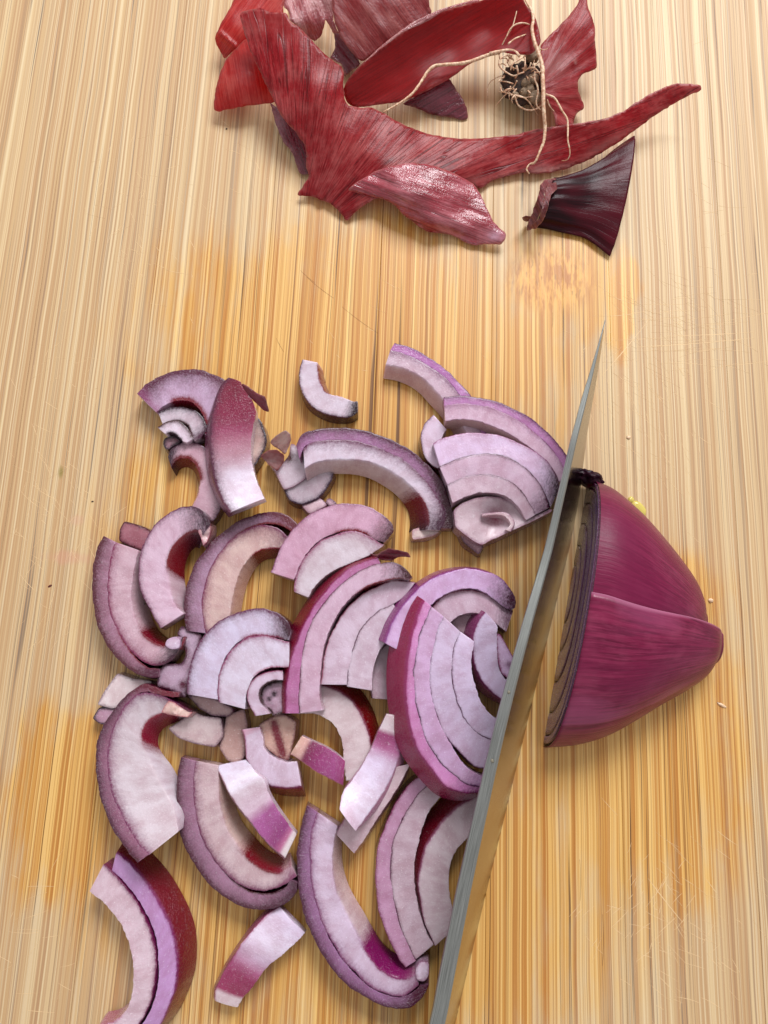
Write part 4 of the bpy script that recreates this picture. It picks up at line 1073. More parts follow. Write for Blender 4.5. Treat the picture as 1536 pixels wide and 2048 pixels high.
sl('onion_fan', 'glistening lilac-white fan of four layers around a dark core, left of centre', 'onion slice', [
    ('L', P('F', (105, 1190), (110, 1070), (150, 930), (220, 820), (310, 740), (420, 690), (520, 670), (600, 675), (670, 700), (730, 750), (742, 800)),
          P('F', (286, 1222), (282, 1140), (306, 1022), (355, 928), (425, 856), (500, 826), (570, 822), (630, 832), (680, 842), (710, 850), (730, 850)),
          dict(z=1.05, th=.6, f=lin((212, 206, 224)), e=(lin((106, 50, 88)), .09, .85), x1=(lin((60, 20, 40)), .76, .85), i=(lin((150, 60, 96)), .05, .8, .6, .95), si=.02)),
    ('L', P('F', (302, 1240), (290, 1140), (314, 1028), (364, 936), (433, 864), (505, 836), (575, 832), (640, 845), (700, 862), (730, 868)),
          P('F', (452, 1280), (458, 1200), (480, 1128), (525, 1065), (575, 1035), (620, 1022), (660, 1018), (690, 1016), (712, 1016), (730, 1016)),
          dict(z=1.05, th=.6, f=lin((216, 210, 222)), e=(lin((140, 70, 110)), .06, .85), i=(lin((170, 90, 120)), .04, .6, .5, 1.0))),
    ('L', P('F', (520, 1325), (472, 1220), (490, 1130), (545, 1074), (620, 1050), (690, 1048)), P('F', (612, 1310), (560, 1240), (552, 1180), (582, 1135), (640, 1110), (690, 1105)),
          dict(z=.95, th=.55, f=lin((208, 192, 206)), e=(lin((130, 50, 90)), .04, .9), i=(BRN, .03, .9, .2, .9))),
    ('C', P('F', (575, 1275), (555, 1210), (572, 1145), (640, 1116), (700, 1112), (700, 1300), (630, 1330), (620, 1290)), dict(z=.86, th=.5, f=lin((178, 150, 166)), e=(lin((60, 14, 28)), .05, 1.0), blobs=[(548, 1388, 6, DKP, 1.0), (538, 1398, 5, DKP, .9)], rough=.05)),
    ('C', P('F', (105, 1195), (180, 1282), (260, 1326), (360, 1332), (395, 1285), (300, 1225), (200, 1195)), dict(z=.55, th=.52, f=lin((190, 164, 158)), e=(PURPLE, .05, .8)))])
sl('onion_fan', 'wide magenta-skinned fan in the centre of the pile, dried flake on its tip', 'onion slice', [
    ('L', P('F', (712, 1308), (712, 1180), (742, 1005), (788, 850), (868, 690), (958, 560), (1078, 440), (1180, 385), (1275, 358)),
          P('F', (786, 1308), (784, 1150), (803, 955), (845, 782), (924, 645), (1012, 545), (1102, 466), (1195, 415), (1288, 384)),
          dict(z=(1.05, 1.15, 1.1), th=.62, so=(.30, .36, .25), f=lin((184, 112, 160)), e=(lin((150, 40, 110)), .03, .5), s=lin((134, 14, 52)), endr=.3)),
    ('L', P('F', (792, 1308), (790, 1150), (809, 958), (851, 786), (930, 650), (1018, 550), (1108, 471), (1198, 420), (1290, 390), (1380, 385), (1450, 422), (1488, 470)),
          P('F', (930, 1290), (908, 1200), (916, 1050), (936, 900), (984, 768), (1055, 648), (1145, 560), (1235, 512), (1310, 490), (1370, 478), (1420, 475), (1470, 485)),
          dict(z=(1.05, 1.15, 1.0), th=.6, f=lin((208, 180, 196)), e=(lin((92, 20, 60)), .035, .9), x1=(lin((70, 14, 34)), .80, .9), i=(lin((130, 14, 34)), .03, .9, .72, .96))),
    ('L', P('F', (922, 1130), (950, 940), (1000, 806), (1072, 686), (1172, 586), (1282, 526), (1390, 496), (1505, 506)),
          P('F', (1080, 1132), (1098, 1000), (1128, 890), (1178, 780), (1248, 700), (1330, 650), (1390, 620), (1440, 590)),
          dict(z=(.95, .9, .85), th=.55, f=lin((210, 194, 206)), e=(lin((150, 80, 100)), .03, .8), so=.1)),
    ('L', P('F', (1086, 1142), (1095, 1004), (1134, 878), (1190, 766), (1268, 688), (1370, 640)), P('F', (1230, 1166), (1235, 1060), (1262, 960), (1305, 880), (1370, 820), (1440, 780)),
          dict(z=(.85, .8, .75), th=.5, f=lin((206, 192, 202)), e=(PURPLE, .03, .9))),
    ('L', P('F', (1240, 1215), (1232, 1120), (1260, 980), (1310, 900), (1400, 850)), P('F', (1380, 1225), (1370, 1150), (1380, 1050), (1410, 980), (1460, 930)),
          dict(z=.55, th=.5, f=lin((184, 164, 172)), e=(PURPLE, .03, .8))),
    ('S', P('F', (1222, 332), (1280, 336), (1300, 315), (1345, 296), (1410, 312), (1462, 322), (1482, 356), (1440, 345), (1400, 352), (1370, 372), (1320, 372), (1280, 360)), [(740, 1110, 1.15), (775, 1100, 1.35), (800, 1105, 1.3), (820, 1114, 1.25)], SK_PURPLE, dict(direc=.1, step=3.5, rag=1.5, ripple=.12))])
sl('onion_crescent', 'fleshy crescent with a dark red outer skin curving under the wide magenta-edged fan', 'onion slice', [
    ('L', P('I', (780, 40), (905, 45), (1000, 62), (1100, 112), (1190, 202), (1258, 322), (1298, 440), (1306, 540), (1250, 650), (1165, 765)),
          P('I', (680, 250), (780, 255), (870, 256), (955, 288), (1030, 345), (1075, 425), (1098, 510), (1104, 600), (1110, 680), (1122, 770)),
          dict(z=.55, th=.5, so=(.4, .34, .10), si=.04, f=lin((216, 204, 202)), e=(lin((160, 120, 130)), .03, .5), s=lin((122, 4, 22))))])
sl('onion_fan', 'lilac arch with a dark purple right end behind the largest magenta slice', 'onion slice', [
    ('L', P('G', (200, 730), (250, 590), (320, 470), (410, 360), (500, 275), (620, 200), (760, 160), (900, 152), (1020, 177), (1110, 222), (1180, 300), (1228, 390), (1222, 450)),
          P('G', (330, 800), (390, 660), (450, 560), (520, 460), (590, 390), (670, 335), (770, 300), (870, 288), (970, 312), (1050, 365), (1110, 415), (1160, 450), (1200, 465)),
          dict(z=(1.25, 1.2, 1.0), th=.55, so=(.30, .18, .06), f=lin((212, 182, 218)), e=(lin((160, 110, 180)), .04, .5), s=lin((150, 70, 140)), x1=(lin((62, 12, 44)), .72, .95))),
    ('L', P('G', (540, 500), (600, 410), (700, 336), (830, 312), (960, 332), (1050, 380), (1130, 430), (1205, 478)), P('G', (660, 620), (715, 566), (790, 512), (880, 494), (970, 510), (1050, 560), (1110, 610), (1150, 640)),
          dict(z=(1.05, 1.0, .9), th=.5, f=lin((204, 182, 194)), e=(lin((130, 50, 80)), .05, .8), x1=(PURPLE, .75, .7))),
    ('C', P('G', (700, 570), (790, 506), (880, 490), (960, 500), (900, 620), (830, 680), (760, 640)), dict(z=.62, th=.58, f=lin((184, 160, 166)), e=(PURPLE, .03, .6)))])
sl('onion_fan', 'largest slice, bold magenta skin and four pale layers, tucked under the knife', 'onion slice', [
    ('L', P('G', (508, 402), (468, 482), (432, 602), (398, 742), (374, 882), (364, 1050), (369, 1200), (398, 1398), (454, 1558), (553, 1716), (662, 1846), (762, 1898), (862, 1912), (985, 1900)),
          P('G', (552, 440), (511, 532), (476, 624), (440, 752), (420, 900), (415, 1050), (435, 1222), (465, 1354), (525, 1524), (605, 1655), (714, 1766), (816, 1838), (897, 1874), (990, 1888)),
          dict(z=(1.5, 1.62, 1.35), th=.62, so=(.50, .48, .25), f=lin((206, 140, 190)), e=(lin((160, 50, 120)), .04, .8), s=SKIN, x1=(lin((100, 30, 96)), .82, .7), endr=.3)),
    ('L', P('G', (557, 446), (516, 538), (481, 628), (446, 756), (426, 902), (421, 1050), (441, 1220), (471, 1350), (531, 1518), (611, 1648), (720, 1758), (820, 1828), (902, 1862), (995, 1876)),
          P('G', (648, 520), (604, 612), (568, 760), (541, 900), (536, 1050), (555, 1172), (594, 1312), (654, 1446), (734, 1588), (812, 1700), (890, 1760), (940, 1785), (980, 1796), (1010, 1800)),
          dict(z=(1.5, 1.62, 1.3), th=.6, f=lin((204, 172, 204)), e=(lin((70, 16, 60)), .028, .9), x1=(lin((120, 60, 130)), .85, .5))),
    ('L', P('G', (654, 524), (610, 616), (574, 762), (548, 902), (543, 1050), (562, 1168), (602, 1306), (662, 1438), (720, 1530), (790, 1606), (862, 1680), (930, 1714), (1005, 1722)),
          P('G', (775, 634), (742, 742), (717, 850), (711, 970), (726, 1102), (766, 1224), (815, 1336), (850, 1386), (895, 1430), (945, 1470), (990, 1490), (1035, 1502), (1070, 1508)),
          dict(z=(1.48, 1.55, 1.2), th=.6, f=lin((206, 190, 212)), e=(lin((90, 30, 80)), .025, .9))),
    ('L', P('G', (781, 640), (748, 744), (723, 852), (718, 970), (733, 1098), (773, 1218), (822, 1328), (885, 1408), (960, 1468), (1075, 1500)),
          P('G', (888, 716), (868, 830), (868, 950), (893, 1060), (928, 1170), (975, 1255), (1020, 1305), (1060, 1335), (1095, 1350), (1120, 1360)),
          dict(z=(1.45, 1.48, 1.2), th=.6, f=lin((208, 194, 216)), e=(lin((90, 30, 80)), .025, .9))),
    ('L', P('G', (985, 492), (930, 570), (893, 680), (893, 800), (913, 920), (962, 1030), (1042, 1120), (1150, 1200)), P('G', (1040, 545), (1080, 600), (1078, 680), (1080, 800), (1088, 900), (1108, 960), (1140, 1010), (1190, 1060)),
          dict(z=(1.2, 1.05, .85), th=.55, so=(.22, .22, .1), f=lin((208, 196, 218)), e=(lin((130, 60, 110)), .03, .7), s=lin((150, 90, 130)))),
    ('C', P('G', (1065, 665), (1100, 655), (1150, 740), (1200, 830), (1250, 900), (1240, 1010), (1180, 1020), (1115, 975), (1088, 890), (1080, 800)), dict(z=.95, th=.5, f=lin((200, 178, 206)), e=(lin((130, 40, 100)), .04, .8), blobs=[(1018, 1330, 7, lin((130, 110, 130)), .8)]))])

# --- lower left
sl('onion_slice', 'big hooked slice, lower left, crimson patch near its pale torn tip', 'onion slice', [
    ('L', P('H', (350, 1245), (250, 1120), (170, 980), (115, 800), (95, 620), (105, 500), (150, 390), (210, 300), (290, 210), (380, 148), (450, 165), (530, 195), (610, 200)),
          P('H', (412, 1198), (316, 1080), (236, 930), (186, 800), (161, 650), (166, 530), (196, 420), (246, 305), (310, 235), (385, 188), (450, 195), (530, 215), (605, 218)),
          dict(z=(1.0, .82, .85), curl0=.5, th=.65, f=lin((150, 100, 124)), e=(lin((80, 26, 56)), .12, .9), x1=(CRIM, .7, .8), jag=.02)),
    ('L', P('H', (417, 1200), (321, 1078), (241, 928), (191, 798), (167, 650), (172, 532), (202, 424), (252, 310), (315, 240), (390, 200), (470, 210), (560, 245), (680, 312)),
          P('H', (605, 1050), (570, 900), (500, 770), (440, 650), (400, 560), (385, 490), (390, 440), (410, 395), (440, 365), (480, 345), (530, 335), (590, 330), (660, 350)),
          dict(z=(1.0, .82, .8), curl0=.5, th=.65, si=(.0, .42, .10), tilt=-.18, f=lin((212, 204, 206)), e=(lin((130, 70, 108)), .11, .8), i=(lin((140, 24, 56)), .06, 1.0, .62, .93), x1=(lin((104, 24, 48)), .90, .6), b=lin((214, 206, 210)), jag=.02)),
    ('C', P('H', (545, 250), (580, 262), (620, 290), (690, 322), (660, 352), (600, 345), (540, 335), (500, 320), (520, 280)), dict(z=.84, th=.5, f=lin((226, 200, 184)), e=(lin((190, 120, 120)), .03, .6), rough=.10, sm=0, step=3.5))])
one('onion_scrap', 'grey-white wedge with a square end beside the torn tip of the big hooked slice', 'onion slice',
    ('C', P('H', (540, 420), (600, 385), (650, 350), (690, 315), (760, 345), (870, 355), (882, 470), (830, 537), (700, 514), (600, 478)), dict(z=.5, th=.48, f=lin((206, 190, 186)), e=(PURPLE, .035, .6), sm=1)))
sl('onion_scrap', 'two white square-cut ends sticking out behind the big hooked slice', 'onion slice', [
    ('C', P('H', (105, 275), (150, 190), (230, 80), (330, 115), (440, 130), (440, 200), (300, 260), (200, 300)), dict(z=.42, th=.4, f=lin((226, 216, 212)), e=(PURPLE, .03, .5), sm=1)),
    ('C', P('H', (75, 360), (118, 290), (190, 290), (250, 310), (200, 400), (128, 396)), dict(z=.34, th=.32, f=lin((196, 160, 178)), e=(DKP, .05, .8), sm=1))])
one('onion_scrap', 'lilac chunk with dark purple rims between the curled tip and the glistening fan', 'onion slice',
    ('C', P('E', (742, 1105), (780, 1040), (850, 1085), (935, 1110), (900, 1250), (850, 1400), (810, 1600), (720, 1545), (590, 1505), (600, 1400), (650, 1335), (780, 1335), (815, 1270), (800, 1180)),
          dict(z=.62, th=.6, f=lin((190, 166, 184)), e=(lin((80, 24, 60)), .07, .9), blobs=[(365, 1300, 9, lin((90, 20, 50)), .9), (366, 1370, 10, lin((96, 20, 60)), .8)])))
sl('onion_slice', 'mid-lower hooked slice with purple rim and crimson inner stain, beneath a white strip', 'onion slice', [
    ('L', P('H', (620, 600), (595, 750), (590, 900), (610, 1050), (660, 1190), (750, 1330), (870, 1450), (1000, 1510), (1130, 1535), (1240, 1510), (1320, 1440), (1335, 1370)),
          P('H', (702, 620), (688, 750), (696, 900), (726, 1052), (786, 1184), (865, 1296), (955, 1378), (1060, 1432), (1160, 1445), (1240, 1420), (1285, 1385), (1290, 1350)),
          dict(z=.66, th=.62, f=lin((160, 118, 142)), e=(lin((84, 34, 56)), .14, .9), x1=(lin((70, 24, 56)), .75, .6), i=(BRN, .03, .9, .66, .95))),
    ('L', P('H', (708, 622), (694, 750), (702, 900), (732, 1048), (792, 1178), (872, 1288), (960, 1366), (1060, 1412), (1160, 1416), (1250, 1385), (1330, 1330)),
          P('H', (850, 650), (850, 780), (864, 920), (900, 1040), (955, 1130), (1020, 1200), (1085, 1255), (1150, 1290), (1210, 1302), (1260, 1295), (1300, 1270)),
          dict(z=.66, th=.62, si=(.08, .30, .24), f=lin((206, 186, 186)), e=(lin((130, 80, 108)), .09, .8), i=(lin((128, 16, 40)), .06, 1.0, .64, .93), b=lin((214, 190, 178)), x1=(MAU, .85, .5)))])
one('onion_crescent', 'short lilac crescent with red skin below, middle of the lower pile', 'onion slice',
    ('L', P('I', (325, 385), (352, 500), (362, 600), (405, 692), (470, 762), (530, 805), (620, 822), (700, 822), (775, 815)), P('I', (458, 365), (484, 450), (492, 520), (530, 570), (570, 596), (620, 615), (660, 630), (700, 630), (742, 626)),
          dict(z=.68, th=.6, so=(.16, .22, .34), f=lin((216, 202, 216)), e=(lin((180, 120, 160)), .03, .5), s=lin((134, 22, 60)), x0=(lin((236, 220, 220)), .1, .6))))
one('onion_strip', 'white strip with violet-purple end lying over the mid-lower hooked slice', 'onion slice',
    ('L', P('I', (122, 662), (180, 770), (240, 890), (310, 990), (400, 1100), (480, 1200), (560, 1290), (650, 1368)), P('I', (360, 615), (420, 700), (492, 765), (520, 860), (565, 945), (622, 1030), (680, 1110), (738, 1185)),
          dict(z=(.62, 1.05, .78), th=.28, so=.10, si=.02, e=(lin((220, 200, 200)), .02, .3), s=lin((200, 180, 176)), grad=[(0, lin((226, 222, 236))), (.22, lin((240, 240, 248))), (.30, lin((214, 204, 210))), (.50, lin((210, 188, 200))), (.60, lin((178, 100, 160))), (.86, lin((160, 70, 136))), (.93, lin((200, 120, 160))), (.96, lin((240, 232, 230))), (1, lin((240, 232, 226)))])))
one('onion_strip', 'small violet strip with a tan end in the middle of the bare wood gap', 'onion slice',
    ('L', P('I', (697, 572), (760, 612), (860, 680), (980, 750), (1095, 812)), P('I', (785, 430), (850, 462), (950, 508), (1030, 555), (1110, 620)),
          dict(z=(.7, .8, .75), th=.22, so=.02, si=.02, e=(lin((214, 170, 160)), .02, .6), s=lin((200, 150, 140)), crown=.05, grad=[(0, lin((222, 190, 168))), (.14, lin((222, 184, 170))), (.22, lin((120, 20, 70))), (.45, lin((150, 50, 112))), (.8, lin((168, 80, 140))), (1, lin((150, 50, 110)))])))
sl('onion_strip', 'glossy white strip with violet top over a second layer, left of the largest slice', 'onion slice', [
    ('L', P('J', (655, 88), (600, 200), (560, 300), (505, 400), (440, 492), (400, 545), (380, 610), (365, 668)), P('J', (700, 95), (722, 210), (728, 300), (700, 400), (650, 510), (590, 610), (520, 710), (460, 795)),
          dict(z=(1.15, .88, 1.32), th=.30, so=.02, si=(.06, .20, .05), e=None, s=lin((214, 190, 200)), crown=.06, grad=[(0, lin((238, 228, 226))), (.14, lin((236, 226, 228))), (.18, lin((160, 60, 116))), (.30, lin((186, 110, 156))), (.42, lin((226, 214, 234))), (.8, lin((236, 232, 244))), (1, lin((224, 206, 220)))], b=lin((196, 140, 168)))),
    ('L', P('J', (690, 420), (600, 520), (500, 620), (420, 700), (375, 760), (345, 820)), P('J', (795, 395), (745, 500), (670, 620), (590, 740), (520, 850), (456, 940)),
          dict(z=(.82, .75, .62), th=.4, so=.02, si=.10, f=lin((208, 186, 190)), e=(lin((150, 100, 130)), .04, .6), b=lin((180, 130, 130))))])
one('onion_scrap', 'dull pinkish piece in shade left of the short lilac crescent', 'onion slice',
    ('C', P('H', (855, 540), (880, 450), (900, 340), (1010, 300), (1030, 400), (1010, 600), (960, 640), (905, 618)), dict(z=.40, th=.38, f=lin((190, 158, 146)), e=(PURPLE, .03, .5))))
one('onion_scrap', 'cream wedge with a dark red stripe below the dark-cored fan', 'onion slice',
    ('C', P('H', (1095, 400), (1180, 350), (1250, 332), (1330, 380), (1318, 480), (1282, 622), (1210, 595), (1130, 530)), dict(z=.5, th=.46, f=lin((208, 176, 156)), e=(lin((110, 50, 60)), .03, .6), sm=1, blobs=[(548 + k * 2.2, 1446 + k * 8, 8, lin((122, 16, 42)), .8) for k in range(9)])))

# --- bottom
sl('onion_slice', 'long hooked slice at the bottom beside the knife, violet inner stain and white tip', 'onion slice', [
    ('L', P('J', (165, 652), (125, 780), (108, 920), (110, 1100), (135, 1270), (190, 1430), (270, 1580), (370, 1710), (490, 1810), (610, 1875), (720, 1900), (810, 1885), (870, 1830), (912, 1755)),
          P('J', (222, 688), (186, 820), (178, 960), (186, 1120), (216, 1262), (275, 1424), (354, 1566), (444, 1678), (545, 1768), (645, 1818), (735, 1836), (800, 1815), (845, 1785), (870, 1755)),
          dict(z=.7, th=.65, f=lin((158, 112, 152)), e=(lin((84, 34, 66)), .13, .85), x1=(lin((90, 10, 56)), .82, .9))),
    ('L', P('J', (228, 692), (192, 820), (184, 960), (192, 1120), (222, 1258), (282, 1418), (362, 1558), (452, 1668), (552, 1758), (650, 1808), (740, 1824), (800, 1800), (850, 1755)),
          P('J', (352, 775), (325, 900), (320, 1040), (342, 1170), (390, 1290), (450, 1400), (505, 1500), (560, 1585), (620, 1650), (690, 1695), (750, 1708), (800, 1700), (842, 1680)),
          dict(z=.7, th=.65, si=(.16, .30, .30), f=lin((212, 196, 212)), e=(lin((140, 90, 130)), .08, .8), i=(lin((140, 30, 110)), .05, 1.0, .66, .97), b=lin((216, 196, 196)), x1=(MAU, .88, .5))),
    ('C', P('J', (838, 1640), (862, 1605), (915, 1612), (915, 1690), (890, 1730), (845, 1725), (830, 1690)), dict(z=.78, th=.6, f=lin((226, 212, 226)), e=(lin((150, 90, 130)), .02, .5)))])
sl('onion_slice', 'two-layer mauve arc between the long hooked slice and the knife', 'onion slice', [
    ('L', P('J', (880, 455), (790, 520), (705, 640), (643, 780), (603, 900), (587, 1050), (592, 1200), (622, 1340), (672, 1480), (725, 1580), (770, 1640)),
          P('J', (902, 520), (826, 602), (746, 722), (696, 850), (676, 980), (676, 1120), (696, 1262), (736, 1402), (785, 1522), (812, 1580), (825, 1605)),
          dict(z=.62, th=.58, f=lin((192, 148, 176)), e=(lin((130, 60, 100)), .05, .8))),
    ('L', P('J', (906, 524), (832, 606), (752, 726), (702, 852), (682, 980), (682, 1120), (702, 1258), (742, 1398), (791, 1516), (830, 1592)),
          P('J', (1005, 575), (920, 680), (872, 800), (840, 920), (825, 1040), (830, 1160), (850, 1270), (880, 1380), (915, 1460), (942, 1500)),
          dict(z=.62, th=.58, f=lin((196, 176, 184)), e=(lin((90, 30, 70)), .03, .9)))])
sl('onion_crescent', 'pale crescent with dark red outer skin half hidden by the lower knife blade', 'onion slice', [
    ('L', P('J', (1215, 590), (1090, 665), (985, 775), (905, 900), (868, 1010), (855, 1120), (868, 1250), (892, 1370), (950, 1512)),
          P('J', (1230, 770), (1150, 850), (1090, 915), (1055, 980), (1040, 1050), (1037, 1150), (1050, 1240), (1062, 1320), (1040, 1430)),
          dict(z=.58, th=.55, so=(.40, .30, .05), f=lin((202, 188, 190)), e=(lin((160, 120, 140)), .03, .5), s=lin((112, 8, 34))))])
sl('onion_slice', 'two-layer slice with wide dark magenta skin cut off by the bottom edge', 'onion slice', [
    ('L', P('K', (285, 208), (360, 262), (430, 342), (508, 452), (568, 562), (618, 680), (648, 800), (653, 930), (638, 1050), (596, 1170), (540, 1280), (450, 1380)),
          P('K', (262, 302), (336, 370), (416, 470), (486, 590), (535, 720), (551, 860), (551, 980), (530, 1092), (494, 1184), (440, 1270), (370, 1340), (300, 1390)),
          dict(z=(.62, .8, .7), th=.72, so=(.30, .40, .22), f=lin((194, 152, 198)), e=(lin((140, 60, 130)), .03, .6), s=lin((128, 6, 44)))),
    ('L', P('K', (208, 275), (290, 350), (368, 442), (438, 552), (496, 682), (525, 820), (530, 940), (514, 1060), (476, 1160), (420, 1260), (350, 1330), (270, 1370)),
          P('K', (120, 442), (200, 502), (290, 602), (350, 722), (380, 842), (390, 960), (380, 1080), (345, 1170), (280, 1230), (220, 1252), (190, 1258), (170, 1275)),
          dict(z=(.6, .74, .66), th=.66, si=.06, f=lin((216, 196, 202)), e=(lin((120, 30, 90)), .05, .9), s=lin((140, 50, 110)), i=(lin((176, 96, 130)), .05, .6, .85, 1.0)))])
one('onion_strip', 'loose white strip with crimson band and ragged white end at the bottom left', 'onion slice',
    ('L', P('K', (1285, 535), (1200, 592), (1110, 692), (1030, 802), (960, 912), (920, 990), (890, 1050), (884, 1106)), P('K', (1442, 695), (1370, 770), (1300, 832), (1210, 905), (1140, 1000), (1080, 1075), (1050, 1110), (1030, 1150)),
          dict(z=(.48, .58, .36), th=.3, so=.08, si=.02, crown=.06, e=(lin((180, 110, 140)), .03, .6), s=lin((150, 90, 120)), grad=[(0, lin((222, 210, 228))), (.30, lin((230, 222, 234))), (.48, lin((208, 184, 204))), (.62, lin((180, 100, 140))), (.70, lin((150, 44, 92))), (.88, lin((160, 50, 96))), (.92, lin((236, 224, 224))), (1, lin((240, 232, 230)))])))
# ------------------------------------------------------------------ dry skins
SG = 'dry onion skin scraps heaped at the top'
def skin(label, poly, ctrl, mat, **kw):
    o = sheet('onion_skin', poly, ctrl, mat, **kw)
    return tag(o, label, 'onion skin', SG)
skin('bright red translucent skin scrap at the upper left corner of the heap', P('Q', (340, -60), (300, 50), (200, 230), (180, 262), (135, 370), (170, 450), (240, 580), (300, 505), (370, 445), (460, 380), (620, 300), (800, 130), (820, -60)),
     [(470, 0, .9), (440, 70, .7), (430, 80, .5), (450, 115, .35), (500, 60, .75), (560, 20, .8)], SK_RED, direc=-.95, seed=1, folds=[(455, 80, .72, 5, .12)])
skin('smooth rosy triangular skin flap on the far left of the heap', P('Q', (450, 365), (345, 460), (250, 570), (200, 680), (150, 850), (130, 1000), (135, 1065), (200, 1072), (350, 1032), (480, 1012), (720, 985), (740, 940), (640, 700), (540, 500)),
     [(490, 80, .85), (450, 120, .8), (430, 220, .35), (470, 215, .5), (530, 205, .45), (500, 150, 1.0), (480, 180, .85)], SK_RED, direc=1.4, seed=2, ripple=.03, pig=[(495, 140, 26, 40, .3, lin((150, 84, 92)), .55)])
skin('light pink wrinkled glossy skin scrap at the top centre', P('Q', (760, -60), (800, 50), (850, 110), (860, 190), (940, 270), (1020, 340), (1100, 402), (1170, 342), (1196, 240), (1200, 180), (1260, 280), (1290, 340), (1340, 330), (1300, 250), (1275, 150), (1290, 0), (1290, -60)),
     [(570, 0, .8), (590, 40, .9), (640, 70, .35), (625, 78, .25), (650, 20, .8), (670, 65, .5)], SK_GLOSS, direc=1.2, seed=3, ripple=.10, step=5)
skin('small dark glossy skin scrap under the brownish upper skin', P('Q', (1280, 310), (1300, 450), (1250, 560), (1330, 600), (1380, 640), (1385, 740), (1440, 690), (1540, 620), (1460, 440), (1380, 340)),
     [(670, 90, .45), (665, 115, .3), (690, 140, .3), (710, 120, .5)], SK_PURPLE, direc=.9, seed=4, ripple=.12, step=4, pig=[(690, 150, 9, 5, -.6, lin((206, 160, 150)), .7)])
skin('brownish red matte skin, upper centre, behind the deep crimson leaf', P('M', (1015, -60), (1010, 60), (1040, 180), (1080, 290), (1140, 370), (1200, 440), (1240, 478)) + P('N', (120, 460), (300, 320), (480, 210), (600, 150), (632, 105), (610, 50), (600, -60)),
     [(670, 0, 1.2), (690, 60, 1.0), (720, 118, .7), (790, 60, 1.0), (850, 30, .9), (770, 10, 1.3), (860, 0, 1.0)], SK_BROWN, direc=.95, seed=5, ripple=.05)
leaf = thing('onion_skin', 'deep crimson smooth concave leaf of skin, top centre, pale rolled rim', 'onion skin', W(850, 100, 0), SG)
sheet('main_sheet', P('N', (-48, 660), (-10, 600), (30, 555), (100, 480), (250, 360), (400, 250), (560, 155), (700, 92), (860, 42), (1000, 8), (1100, -30), (1320, -40), (1350, 40), (1395, 90), (1432, 150), (1455, 250), (1470, 330), (1400, 420), (1250, 420), (1180, 395), (1100, 412), (1000, 452), (900, 500), (830, 560), (750, 612), (620, 682), (500, 740), (400, 782), (200, 806), (60, 826), (-20, 802), (-50, 720)),
     [(690, 175, .85), (700, 205, .55), (720, 120, 1.25), (800, 65, 1.55), (900, 20, 1.7), (1000, 0, 1.7), (1060, 40, 1.5), (800, 150, .8), (900, 100, .9), (980, 60, 1.1), (740, 180, .7), (850, 180, .75), (930, 130, .95), (1000, 100, 1.2), (1070, 90, 1.35)], SK_DARK, direc=-.55, parent=leaf, seed=6, ripple=.015, rag=.5, sm=3)
sheet('rolled_rim', P('N', (110, 478), (180, 405), (250, 342), (330, 278), (400, 226), (480, 172), (560, 130), (700, 68), (860, 20), (980, -8), (1000, 8), (860, 40), (720, 84), (600, 160), (540, 190), (450, 225), (400, 250), (330, 305), (250, 366), (180, 425)),
     [(728, 124, 1.30), (765, 92, 1.42), (800, 62, 1.62), (845, 36, 1.74), (920, 8, 1.80), (950, 0, 1.80), (845, 46, 1.66), (800, 68, 1.62)], SK_GLOSS, direc=-.5, parent=leaf, seed=16, step=3.5, ripple=.02, rag=.6, sm=1)
skin('small plum-red glossy skin scrap lying below the crimson leaf', P('N', (400, 800), (500, 735), (640, 645), (758, 598), (800, 660), (860, 750), (900, 830), (908, 915), (850, 918), (750, 897), (640, 882), (540, 845), (460, 815)),
     [(820, 200, .25), (860, 180, .55), (895, 160, .65), (930, 230, .12), (890, 228, .15), (915, 195, .4)], SK_PURPLE, direc=-.5, seed=7, ripple=.04)
skin('lilac-tinged narrow skin scrap tucked under the left edge of the big skin', P('M', (530, 780), (560, 870), (590, 980), (640, 1090), (710, 1170), (740, 1270), (770, 1345), (850, 1340), (860, 1180), (800, 1060), (720, 960), (640, 860)),
     [(545, 215, .3), (560, 280, .18), (590, 325, .15), (600, 345, .1), (620, 300, .3)], SK_PURPLE, direc=1.2, seed=8, ripple=.04, pig=[(556, 235, 12, 34, -.2, lin((190, 140, 150)), .7)])
S3 = P('M', (305, 92), (400, 66), (480, 64), (560, 100), (610, 92), (672, 98), (682, 150), (760, 210), (860, 310), (960, 420), (1030, 470), (1090, 510), (1110, 560), (1100, 650), (1110, 760), (1140, 810), (1215, 828), (1320, 826), (1380, 850), (1440, 890)) \
   + P('N', (250, 862), (330, 912), (420, 962), (520, 1002), (640, 1037), (780, 1060), (950, 1066), (1150, 1050), (1300, 1030), (1400, 1000), (1530, 980)) \
   + P('O', (100, 768), (200, 742), (300, 727), (480, 702), (620, 675), (720, 630), (820, 560), (920, 510), (1000, 478), (1080, 480), (1150, 485), (1160, 512), (1020, 582), (900, 652), (780, 742), (700, 802), (640, 842), (520, 912), (400, 962), (280, 992), (200, 997), (150, 982), (80, 997), (0, 1020)) \
   + P('N', (1060, 1400), (1010, 1450), (950, 1418), (850, 1440), (600, 1480), (400, 1500), (250, 1520)) \
   + P('M', (1340, 1522), (1240, 1590), (1180, 1642), (1125, 1705), (1100, 1660), (1050, 1600), (1000, 1560), (940, 1540), (880, 1515), (790, 1500), (740, 1502), (790, 1430), (840, 1352), (812, 1290), (818, 1180), (803, 1110), (760, 1050), (700, 980), (620, 880), (570, 780), (520, 680), (470, 570), (420, 470), (380, 370), (340, 260), (315, 170))
big = thing('onion_skin', 'large veined red skin with a long tail to the right and a shiny lobe below', 'onion skin', W(760, 260, 0), SG)
